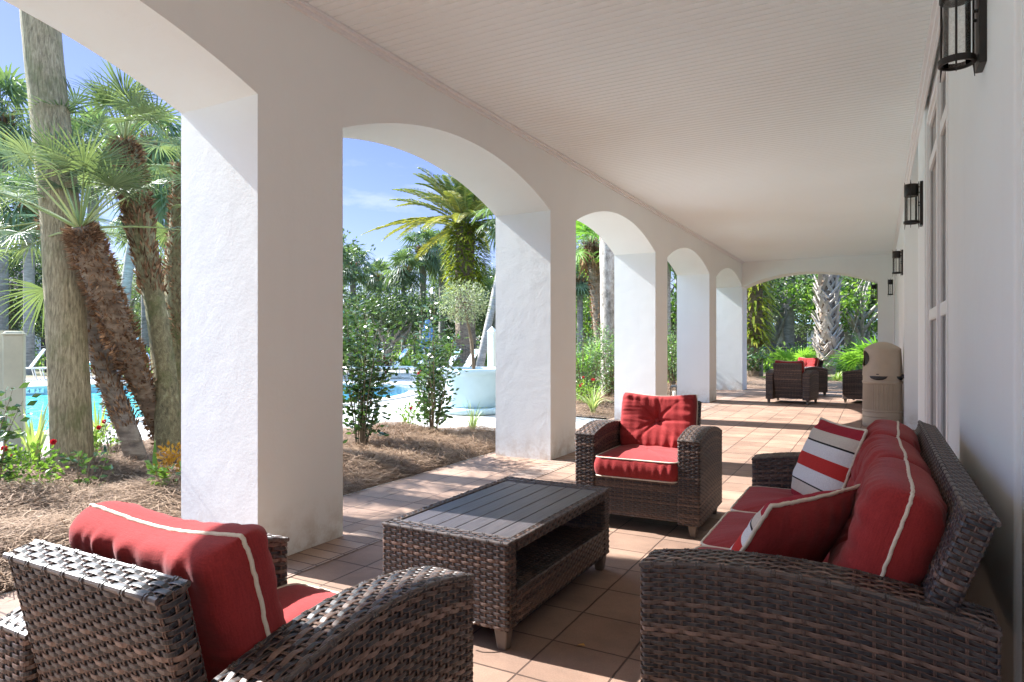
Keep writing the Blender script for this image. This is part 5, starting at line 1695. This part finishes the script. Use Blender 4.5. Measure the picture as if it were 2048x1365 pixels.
def palmetto(label, base, n, R, pl, seed, first=None):
    rn = np.random.default_rng(seed)
    t = thing('saw_palmetto', label, 'palmetto', tuple(base), group='bright green palmettos')
    mb = MB(); fan_crown(mb, np.array([0, 0, 0.05]), (0, 0, 1), n, pl, R, rn, el=(80, 5), nseg=24, droop=0.25, tone=(0.2, 1.0), spread=120)
    mb.build('crown', [M['fanbright'], M['petiole']], t)
    return t


pm = palmetto('palmetto with bright fans by the white sign beyond the pool', foot(292, 22.5), 22, 0.62, 0.75, 401)
dup(pm, 'low palmetto left of the boot covered trunk in the end arch', tuple(foot(1592, 19.8)), 1.0, 0.9)
dup(pm, 'tall bright palmetto above the trash bin in the end arch', tuple(foot(1738, 19.0)), 2.0, 1.2)
dup(pm, 'palmetto in the third arch behind the dense shrub', tuple(foot(1165, 15.2)), 3.0, 1.1)
dup(pm, 'palmetto in the fourth arch behind the candle lantern', tuple(foot(1342, 19)), 3.6, 1.2)
grass_clump('bright green liriope clump right of the boot covered trunk', foot(1702, 19.6), 70, 0.85, 0.045, 402, 'fanbright', lean=1.0)
grass_clump('yellow green low clump between the far armchairs', foot(1675, 18.6), 40, 0.45, 0.05, 403, 'grass', lean=1.0)


# ------------------------------------------------------------------ leafy trees
def leafy(name, label, seed, crown, clumps, per, L, W, mat, trunk_h, trunk_r, nbr, barkm='bark_oak', gap=1.0, cat='tree', tw=0.42):
    rn = np.random.default_rng(seed)
    t = thing(name, label, cat, group='leafy trees around the pool')
    cz, rx, rz_ = crown
    mb = MB()
    ends = []
    trunk = spline([(0, 0, -0.15), (rn.normal(0, 0.12), rn.normal(0, 0.12), trunk_h * 0.5), (rn.normal(0, 0.2), rn.normal(0, 0.2), trunk_h)], 12)
    rough_tube(mb, trunk, np.linspace(trunk_r * 1.25, trunk_r * 0.8, 12), 10, rn, 0.08)
    for i in range(nbr):
        a = i * 2.39996 + rn.normal(0, 0.3); e = rn.uniform(0.15, 1.2); q = rn.uniform(0.55, 0.95)
        tip = np.array([cos(a) * cos(e) * rx * q, sin(a) * cos(e) * rx * q, cz + rz_ * (sin(e) * 0.9 - 0.25) * q])
        s = trunk[rn.integers(6, 12)]; mid = (s + tip) / 2 + rn.normal(0, 0.18, 3) * rx * 0.35
        B = spline([s, mid, tip], 9); mb.tube(B, np.linspace(trunk_r * 0.5, trunk_r * 0.10, 9), 6, caps=False)
        for _ in range(2):
            s2 = B[rn.integers(4, 8)]; t2 = s2 + rn.normal(0, 1, 3) * rx * 0.28 + Z * 0.2; mb.tube(spline([s2, (s2 + t2) / 2 + rn.normal(0, 0.08, 3), t2], 5), np.linspace(trunk_r * 0.16, trunk_r * 0.05, 5), 5, caps=False)
    mb.build('trunk', M[barkm], t, True)
    mb = MB()
    for c in range(clumps):
        d = rn.normal(size=3); d /= np.linalg.norm(d); r = rn.uniform(0.25, 1.0) ** 0.5
        p = np.array([d[0] * rx * r, d[1] * rx * r, cz + d[2] * rz_ * r]); cr = rx * tw * rn.uniform(0.45, 0.9) * gap
        n = int(per * rn.uniform(0.6, 1.3)); q = rn.normal(0, 0.5, (n, 3)) * cr * np.array([1, 1, 0.7])
        sh = rn.uniform(-0.12, 0.12)
        leaf_cloud(mb, p + q, q + rn.normal(0, cr * 0.6, (n, 3)) + Z * 0.1 * cr, L * rn.uniform(0.7, 1.3, n), W * rn.uniform(0.7, 1.3, n), rn, tone=np.clip(rn.beta(1.4, 1.8, n) + sh, 0, 1))
    mb.build('crown', M[mat], t)
    return t


oak = leafy('oak_tree', 'dense dark oak at the left behind the slim grey sabal palm', 501, (3.1, 2.3, 1.9), 62, 150, 0.15, 0.075, 'oak', 2.2, 0.2, 9)
oliv = leafy('grey_oak_tree', 'pale grey green oak behind the two shaggy palms', 502, (3.6, 2.5, 2.0), 62, 145, 0.14, 0.065, 'olive', 2.4, 0.2, 9)
grn = leafy('green_tree', 'bright green tree with tangled branches at the right of the end arch', 503, (3.3, 2.3, 2.0), 46, 120, 0.17, 0.09, 'green', 1.6, 0.16, 12, gap=0.9)
spread_oak = leafy('spreading_oak', 'low oak with pale forked branches behind the pool loungers', 504, (2.7, 2.5, 0.75), 52, 150, 0.15, 0.08, 'oak', 1.2, 0.20, 9)


def put(src, px, dp, rz=0.0, s=1.0, label=None, zs=None):
    p = foot(px, dp); o = src if label is None else dup(src, label, tuple(p))
    o.location = tuple(p); o.rotation_euler = (0, 0, rz); o.scale = (s, s, zs or s)


put(oak, 28, 33, 0, 1.25); put(oliv, 262, 38, 0, 1.05); put(grn, 1722, 26.5, 0.4, 1.1); put(spread_oak, 775, 30, 0.3, 0.95)
for (src, lab, px, dp, rz, s) in (
    (oak, 'dark oak behind the leaning fan palm stems', 118, 40, 1.1, 1.05),
    (oak, 'dark oak filling the gap left of the first pier', 340, 33, 2.0, 1.0),
    (oliv, 'pale grey green oak rising left of the first pier', 345, 44, 2.0, 1.25),
    (oliv, 'grey green oak behind the white sign', 180, 46, 3.0, 1.15),
    (oak, 'dark oak behind the sabal group right of the first pier', 715, 41, 2.6, 0.85),
    (oak, 'dark oak behind the blue closed umbrella', 838, 42, 0.6, 0.85),
    (oak, 'dark oak behind the olive tree in the planter', 930, 42, 4.0, 1.2),
    (oak, 'dark oak beside the second pier behind the leaning stem', 1005, 36, 5.0, 1.05),
    (grn, 'light green small tree next to the first pier beyond the pool', 697, 25.5, 1.9, 0.42),
    (oak, 'oak at the pool deck edge mostly hidden by the first pier, added to shade the loungers', 545, 24.5, 2.9, 1.3),  # oak added so that its shadow falls on the deck and loungers
    (oliv, 'pale tree at the left of the third arch', 1140, 40, 0.4, 1.3),
    (grn, 'bright green tree deep in the third arch', 1200, 34, 2.2, 1.1),
    (oak, 'dark oak at the back of the third arch', 1175, 46, 1.2, 1.5),
    (grn, 'leafy green tree in the fourth arch', 1342, 30, 3.2, 1.2),
    (oliv, 'pale grey oak behind the slim grey palm in the end arch', 1556, 37, 0.9, 1.35),
    (oak, 'dark oak behind the boot covered trunk', 1640, 45, 1.4, 1.5),
    (oak, 'dark oak behind the fern covered trunk of the end arch', 1500, 42, 2.4, 1.35),
    (spread_oak, 'forked grey oak between the fern covered trunk and slim palm', 1536, 29.5, 1.6, 1.3),
    (oliv, 'pale oak to the right of the boot covered trunk', 1700, 38, 4.2, 1.4),
    (oak, 'dark oak at the right side of the end arch', 1775, 34, 3.3, 1.3)):
    put(src, px, dp, rz, s, lab)

# unbroken wood far behind everything
rn = np.random.default_rng(601); mb = MB()
for i in range(150):
    px = rn.uniform(-900, 2300); dp = rn.uniform(58, 85); p = foot(px, dp); R = rn.uniform(2.2, 4.2); hgt = rn.uniform(2.0, 4.6)
    n = 260; q = rn.normal(0, 0.5, (n, 3)) * np.array([R, R, hgt * 0.55]); q[:, 2] += hgt * 0.55; q[:, 2] = np.abs(q[:, 2])
    leaf_cloud(mb, p + q, rn.normal(size=(n, 3)), 0.55, 0.34, rn, tone=np.clip(rn.beta(1.4, 2, n) + rn.uniform(-0.1, 0.1), 0, 1))
struct(mb.build('far_woods', M['oak']), 'stuff', 'dark band of woods far beyond the garden')
# low hedge-like ground cover along the fence
mb = MB()
for i in range(260):
    px = rn.choice([rn.uniform(20, 400), rn.uniform(640, 1000), rn.uniform(1130, 1360), rn.uniform(1480, 1790)]); dp = rn.uniform(25, 38); p = foot(px, dp)
    if -25 < p[0] < -6.5 and p[1] < 24.5: continue
    n = 90; q = np.abs(rn.normal(0, 0.5, (n, 3))) * np.array([0, 0, 0.75]) + rn.normal(0, 0.55, (n, 3)) * np.array([1, 1, 0.1])
    leaf_cloud(mb, p + q, rn.normal(size=(n, 3)) + Z * 0.5, 0.20, 0.10, rn, tone=np.clip(rn.beta(1.4, 1.6, n), 0, 1))
struct(mb.build('ground_cover', M['green']), 'stuff', 'low leafy ground cover beyond the fence')

# needles and leaves tracked onto the pavers
rn = np.random.default_rng(888); n = 520
q = np.column_stack([-3.62 + np.abs(rn.normal(0, 0.28, n)), rn.uniform(-1.0, 7.2, n), np.full(n, 0.006)])
q[:60, 0] = rn.uniform(-3.4, 0.1, 60)
a = rn.uniform(0, 6.28, n); D = np.column_stack([np.cos(a), np.sin(a), 0 * a]); S = np.column_stack([-np.sin(a), np.cos(a), 0 * a]); L = rn.uniform(0.05, 0.16, n)[:, None]; W = 0.0022
b_ = rn.normal(0, 0.012, n)[:, None]
V = np.stack([q - D * L / 2 - S * W / 2, q - D * L / 2 + S * W / 2, q + S * (b_ - W / 2), q + S * (b_ + W / 2), q + D * L / 2 - S * W / 2, q + D * L / 2 + S * W / 2], 1)
V[:, 2:4, 2] += 0.004
I = np.arange(n * 6).reshape(n, 6); mb = MB(); mb.add(V.reshape(-1, 3), np.concatenate([I[:, [0, 1, 3, 2]], I[:, [2, 3, 5, 4]]]), 0, np.repeat(rn.random(n), 6))
struct(mb.build('stray_needles', M['needle']), 'stuff', 'stray pine needles blown onto the terracotta pavers')
# ================================================================== things round the pool
def planter_tree():
    t = thing('planter', 'large pale blue round planter between the bed and second pier', 'planter', tuple(foot(949, 11.2)))
    mb = MB(); mb.lathe([(0, 0.0), (0.50, 0.0), (0.52, 0.02), (0.52, 0.085), (0.495, 0.10), (0.0, 0.10)], 64); mb.build('saucer', M['planter'], t, True)
    mb = MB(); mb.lathe([(0.36, 0.10), (0.40, 0.12), (0.465, 0.35), (0.50, 0.60), (0.515, 0.655), (0.545, 0.665), (0.545, 0.735), (0.53, 0.745), (0.49, 0.745), (0.485, 0.66)], 64); mb.build('bowl', M['planter'], t, True)
    mb = MB(); mb.lathe([(0.487, 0.67), (0.25, 0.69), (0.0, 0.70)], 40); mb.build('soil', M['straw_floor'], t, True)
    rn = np.random.default_rng(701)
    b = at(948, 735, 11.2)
    tr = thing('olive_tree', 'small round headed olive tree growing in the blue planter', 'tree', tuple(b))
    mb = MB(); P = spline([(0, 0, -0.1), at(944, 690, 11.2) - b, at(935, 645, 11.2) - b, at(930, 600, 11.2) - b], 14)
    rough_tube(mb, P, np.linspace(0.032, 0.022, 14), 8, rn, 0.12)
    c = at(927, 605, 11.2) - b
    for i in range(16):
        d = unit(rn.normal(size=3) + Z * 0.3) * 0.40; s = P[rn.integers(9, 14)]
        mb.tube(spline([s, (s + c + d) / 2 + rn.normal(0, 0.03, 3), c + d], 6), np.linspace(0.012, 0.003, 6), 5, caps=False)
    mb.build('trunk', M['stem'], tr, True)
    mb = MB(); n = 2600; q = unit(rn.normal(size=(n, 3))) * rn.uniform(0.25, 1.0, (n, 1)) ** 0.6 * np.array([0.47, 0.47, 0.37]) * rn.uniform(0.8, 1.12, (n, 1))
    leaf_cloud(mb, c + q, q + rn.normal(0, 0.25, (n, 3)), 0.055, 0.016, rn); mb.build('crown', M['olive'], tr)


planter_tree()


def make_lounger():
    """feet towards -y, head at +y, hinge at origin"""
    t = thing('pool_lounger', 'white strap lounger', 'lounger', group='white strap pool loungers with blue headbands')
    hw = 0.31; zh = 0.36
    mb = MB()
    for sx in (-1, 1): mb.tube([(sx * hw, -1.25, zh - 0.02), (sx * hw, -0.6, zh), (sx * hw, 0.45, zh)], 0.016, 8)
    mb.tube([(-hw, -1.25, zh - 0.02), (hw, -1.25, zh - 0.02)], 0.016, 8)
    th = radians(58); hx = lambda s: (0.0 + cos(th) * s, zh + sin(th) * s)
    P = [(-hw, *hx(0)), (-hw, *hx(0.62)), (-hw + 0.05, *hx(0.68)), (hw - 0.05, *hx(0.68)), (hw, *hx(0.62)), (hw, *hx(0))]
    mb.tube(P, 0.016, 8)
    mb.build('frame', M['white_frame'], t, True)
    for y in (-1.0, 0.25):
        mb = MB()
        mb.tube(spline([(-hw, y - 0.18, zh - 0.02), (-hw, y - 0.10, 0.03), (-hw + 0.03, y, 0.014), (hw - 0.03, y, 0.014), (hw, y - 0.10, 0.03), (hw, y - 0.18, zh - 0.02)], 24), 0.014, 7)
        mb.build('leg', M['white_frame'], t, True)
    mb = MB()
    for i in range(20):
        y = -1.20 + i * 0.06; mb.box((-hw, y, zh - 0.008), (hw, y + 0.047, zh + 0.012))
    for i in range(8):
        s = 0.04 + i * 0.06; a, b = hx(s), hx(s + 0.047)
        mb.add([(-hw, a[0], a[1] + .012), (hw, a[0], a[1] + .012), (hw, b[0], b[1] + .012), (-hw, b[0], b[1] + .012), (-hw, a[0], a[1] - .006), (hw, a[0], a[1] - .006), (hw, b[0], b[1] - .006), (-hw, b[0], b[1] - .006)],
               [[0, 1, 2, 3], [4, 7, 6, 5], [0, 4, 5, 1], [2, 6, 7, 3], [1, 5, 6, 2], [3, 7, 4, 0]])
    mb.build('straps', M['strap'], t)
    mb = MB(); a, b = hx(0.53), hx(0.65)
    mb.add([(-hw, a[0], a[1] + .016), (hw, a[0], a[1] + .016), (hw - .02, b[0], b[1] + .016), (-hw + .02, b[0], b[1] + .016), (-hw, a[0], a[1] - .012), (hw, a[0], a[1] - .012), (hw - .02, b[0], b[1] - .012), (-hw + .02, b[0], b[1] - .012)],
           [[0, 1, 2, 3], [4, 7, 6, 5], [0, 4, 5, 1], [2, 6, 7, 3], [1, 5, 6, 2], [3, 7, 4, 0]])
    mb.build('headband', M['blue'], t)
    return t


lg = make_lounger()
def put_lounger(px, dp, yaw, label, first=False):
    p = foot(px, dp)
    if first: lg.location = tuple(p); lg.rotation_euler = (0, 0, yaw); lg['label'] = label
    else: dup(lg, label, tuple(p), yaw)


w = radians(-42)
put_lounger(740, 21.6, w, 'white lounger nearest to the first pier, behind the dark camellia', True)
put_lounger(790, 21.6, w, 'white lounger second from the first pier, blue band clear of the leaves')
put_lounger(836, 21.6, w, 'white lounger behind the left side of the second camellia')
put_lounger(895, 20.8, w, 'white lounger behind the right side of the second camellia')
put_lounger(930, 20.0, w, 'white lounger behind the thin stem of the planted olive tree')
put_lounger(985, 19.4, w, 'white lounger partly hidden by the second pier above the blue planter')
put_lounger(60, 20.6, radians(-20), 'white lounger between the vinyl post and the tall trunk across the pool')
put_lounger(170, 21.6, radians(-20), 'white lounger behind the tall trunk and the silver pool rail')

# closed umbrella
t = thing('pool_umbrella', 'closed blue pool umbrella behind the loungers', 'umbrella', tuple(foot(856, 24.0)))
mb = MB(); mb.tube([(0, 0, 0), (0, 0, 1.95)], 0.022, 8); mb.build('pole', M['white_frame'], t, True)
mb = MB(); k = 24; prof = [(0.05, 1.98), (0.09, 1.90), (0.17, 1.55), (0.23, 1.1), (0.26, 0.72), (0.22, 0.66), (0.05, 0.68)]
a = np.linspace(0, 2 * pi, k, endpoint=False); fo = 1 + 0.22 * np.cos(a * 8)
G = np.array([[(r * f * cos(q), r * f * sin(q), z) for q, f in zip(a, fo)] for r, z in prof]); mb.grid(G[:, ::-1], wrap_v=True); mb.build('canopy', M['canvas'], t, True)
mb = MB(); mb.lathe([(0, 0), (0.25, 0), (0.25, 0.05), (0.06, 0.09), (0, 0.09)], 24); mb.build('base', M['fence'], t)


# fences
def fence(label, pts, h):
    t = thing('metal_fence', label, 'fence', (pts[0][0], pts[0][1], 0), group='black metal fences')
    o_ = np.array([pts[0][0], pts[0][1], 0])
    mb = MB(); posts = []
    for i in range(len(pts) - 1):
        a = np.array([*pts[i][:2], 0.0]) - o_; b = np.array([*pts[i + 1][:2], 0.0]) - o_; L = np.linalg.norm(b - a); n = int(L / 0.115)
        for z in (0.08, h - 0.14, h): mb.tube([a + Z * z, b + Z * z], 0.016, 4)
        for j in range(n):
            p = a + (b - a) * (j + 0.5) / n; mb.tube([p + Z * 0.03, p + Z * h], 0.009, 4, caps=False)
            if j % 2: mb.tube([p + Z * (h - 0.07) + (b - a) / L * q for q in ()] or [p + Z * (h - 0.1) - (b - a) / L * 0.04, p + Z * (h - 0.04), p + Z * (h - 0.1) + (b - a) / L * 0.04], 0.006, 4, caps=False)
        for j in range(int(L / 2.4) + 1): posts.append(a + (b - a) * j * 2.4 / L)
    mb.build('picket_panel', M['fence'], t)
    for p in posts[:60]:
        mb = MB(); mb.box((p[0] - .03, p[1] - .03, 0), (p[0] + .03, p[1] + .03, h + 0.06)); mb.build('post', M['fence'], t)


fence('black metal fence across the pool at the left behind the loungers', [foot(-60, 24.5), foot(150, 25.5), foot(420, 27.0)], 0.98)
fence('black metal fence behind the row of loungers seen in the second arch', [foot(640, 26.5), foot(830, 26.2), foot(1010, 25.5)], 1.02)
fence('black metal fence beyond the end arch', [foot(1420, 27), foot(1560, 26), foot(1800, 26)], 1.05)

# pool hand rails
def rail(label, p):
    rn_ = spline([(0, 0, -0.2), (0, 0, 0.45), (0.05, 0, 0.78), (0.22, 0, 0.86), (0.40, 0, 0.76), (0.46, 0, 0.45), (0.46, 0, -0.9)], 40)
    mb = MB(); mb.tube(rn_, 0.024, 10); o = mb.build('pool_rail', M['chrome'], smooth=True, loc=tuple(p)); o.rotation_euler = (0, 0, radians(200)); tag(o, label, 'hand rail', 'stainless pool rails')


rail('curved steel pool rail just right of the tall trunk', foot(176, 9.75, 0.0))
rail('second steel pool rail behind the shaggy stem', foot(205, 10.1, 0.0))
rail('far steel rail behind the mossy stem across the pool', foot(300, 19.6, 0.0))

# vinyl board at the left edge
t = thing('vinyl_screen', 'weathered cream vinyl post and board at the left picture edge', 'screen', tuple(foot(29, 6.3)))
mb = MB(); mb.box((-0.078, -0.078, -0.05), (0.078, 0.078, 1.255)); mb.box((-0.086, -0.086, 1.255), (0.086, 0.086, 1.272)); mb.box((-0.06, -0.06, 1.272), (0.06, 0.06, 1.292), taper=1.3)
o = mb.build('post', M['vinyl'], t); md = o.modifiers.new('bevel', 'BEVEL'); md.width = 0.006; md.segments = 2; o.rotation_euler = (0, 0, 1.0)
mb = MB(); mb.box((-1.6, 0.081, 0.25), (0.06, 0.115, 1.30)); o = mb.build('board', M['vinyl'], t); o.rotation_euler = (0, 0, 1.0)

# white sign
def text(s, size, mat, loc, rot, parent=None, align='CENTER', ext=0.002):
    c = bpy.data.curves.new('lettering', 'FONT'); c.body = s; c.size = size; c.align_x = align; c.align_y = 'CENTER'; c.extrude = ext
    tmp = bpy.data.objects.new('tmp', c); COL.objects.link(tmp)
    dg = bpy.context.evaluated_depsgraph_get(); me = bpy.data.meshes.new_from_object(tmp.evaluated_get(dg))
    bpy.data.objects.remove(tmp)
    me.materials.clear(); me.materials.append(mat)
    o = bpy.data.objects.new('lettering', me); COL.objects.link(o); o.location = loc; o.rotation_euler = rot
    if parent: o.parent = parent
    return o


t = thing('pool_sign', 'white notice sign behind the leaning shaggy stem across the pool', 'sign', tuple(foot(266, 19.5)), YAW)
mb = MB(); mb.box((-0.17, -0.01, 0.62), (0.17, 0.01, 1.30)); mb.build('board', M['signwhite'], t)
mb = MB(); mb.tube([(0, 0.02, 0), (0, 0.02, 1.25)], 0.02, 8); mb.build('post', M['chrome'], t)
for k, ch in enumerate('ORY'): text(ch, 0.11, M['ink'], (-0.02 + 0.085 * k, -0.012, 1.20), (pi / 2, 0, 0), t)
for z in (1.11, 1.03, 0.96):
    mb = MB(); mb.box((-0.14, -0.013, z - 0.008), (0.14, -0.0105, z + 0.008)); mb.build('rule', M['redink'], t)

# depth marker on the far pool wall
i = int(np.argmin(np.linalg.norm(POOL - at(70, 790, 17.4)[:2], axis=1))); q = POOL[i]; nn_ = nrm[i]
t = thing('depth_marker', 'white tile reading 4 FT on the far wall of the pool', 'depth marker', (float(q[0] - nn_[0] * 0.012), float(q[1] - nn_[1] * 0.012), -0.105), float(atan2(-nn_[1], -nn_[0]) + pi / 2))
mb = MB(); mb.box((-0.20, -0.006, -0.06), (0.20, 0.004, 0.06)); mb.build('tile', M['signwhite'], t)
for ch, x in (('4', -0.12), ('F', 0.025), ('T', 0.115)): text(ch, 0.135, M['blackink'], (x, -0.008, 0), (pi / 2, 0, 0), t)

# white pointed post beside the second pier, red ti plants
t = thing('white_post', 'white pointed post beside the second pier above the blue planter', 'post', tuple(foot(984, 15.5)))
mb = MB(); mb.box((-0.08, -0.08, 0), (0.08, 0.08, 1.42)); mb.build('shaft', M['white_frame'], t)
mb = MB(); mb.add([(-0.09, -0.09, 1.42), (0.09, -0.09, 1.42), (0.09, 0.09, 1.42), (-0.09, 0.09, 1.42), (0, 0, 1.55)], [[0, 1, 4], [1, 2, 4], [2, 3, 4], [3, 0, 4]]); mb.build('cap', M['white_frame'], t)
ti = grass_clump('red ti plant between the loungers before the fence', foot(772, 24.4), 34, 0.8, 0.09, 811, 'tired', name='ti_plant', cat='plant', lean=0.6); ti['group'] = 'red and green plants behind the loungers'
g2 = grass_clump('bright green broad leaved plant behind the white loungers', foot(815, 24.6), 34, 0.85, 0.09, 812, 'fanbright', name='leafy_plant', cat='plant', lean=0.7); g2['group'] = 'red and green plants behind the loungers'


# house far left and low roof far right
def house(name, label, p, yaw, Lx, Ly, h, rh, wins, roof):
    t = thing(name, label, 'house', tuple(p), yaw)
    mb = MB(); mb.box((-Lx / 2, 0, 0), (Lx / 2, Ly, h)); mb.build('wall', M['house'], t)
    e = 0.5; mb = MB()
    V = [(-Lx / 2 - e, -e, h - 0.1), (Lx / 2 + e, -e, h - 0.1), (Lx / 2 + e, Ly + e, h - 0.1), (-Lx / 2 - e, Ly + e, h - 0.1), (-Lx / 2 + Ly / 2, Ly / 2, h + rh), (Lx / 2 - Ly / 2, Ly / 2, h + rh)]
    mb.add(V, [[0, 1, 5, 4], [2, 3, 4, 5]]); mb.add(V, [[1, 2, 5], [3, 0, 4]]); mb.add(V, [[0, 3, 2, 1]])
    for k in range(int((Lx + 2 * e) / 0.28)):
        x = -Lx / 2 - e + 0.14 + k * 0.28; f = min(1.0, (x + Lx / 2 + e) / (Ly / 2 + e), (Lx / 2 + e - x) / (Ly / 2 + e))
        mb.tube([(x, -e, h - 0.08), (x, -e + (Ly / 2 + e) * f, h - 0.08 + (rh + 0.1) * f)], 0.075, 6)
    mb.build('roof', roof, t)
    for (x, z, w_, hh) in wins:
        mb = MB(); mb.box((x - w_ / 2 - 0.06, -0.05, z - 0.06), (x + w_ / 2 + 0.06, 0.0, z + hh + 0.06)); f = mb.build('window', M['trim'], t)
        mb = MB(); mb.box((x - w_ / 2, -0.06, z), (x + w_ / 2, -0.02, z + hh)); mb.build('pane', M['dark_glass'], f)


house('tiled_house', 'pale house with clay tile roof behind the dark oak at the far left', foot(-40, 50), YAW + 0.15, 16, 8, 5.6, 2.6,
      [(-2, 0.3, 2.2, 2.3), (2.2, 0.2, 1.0, 2.4), (5, 0.6, 1.6, 1.8), (-5.5, 0.6, 1.6, 1.8), (1, 3.4, 1.2, 1.3), (4.5, 3.4, 1.2, 1.3)], M['rooftile'])
house('low_house', 'low house with grey roof hidden among trees in the end arch', foot(1600, 52), YAW - 0.2, 12, 6, 2.6, 1.4, [(-3, 0.8, 1.4, 1.2), (0, 0.2, 1.0, 2.0), (3, 0.8, 1.4, 1.2)], M['planter'])
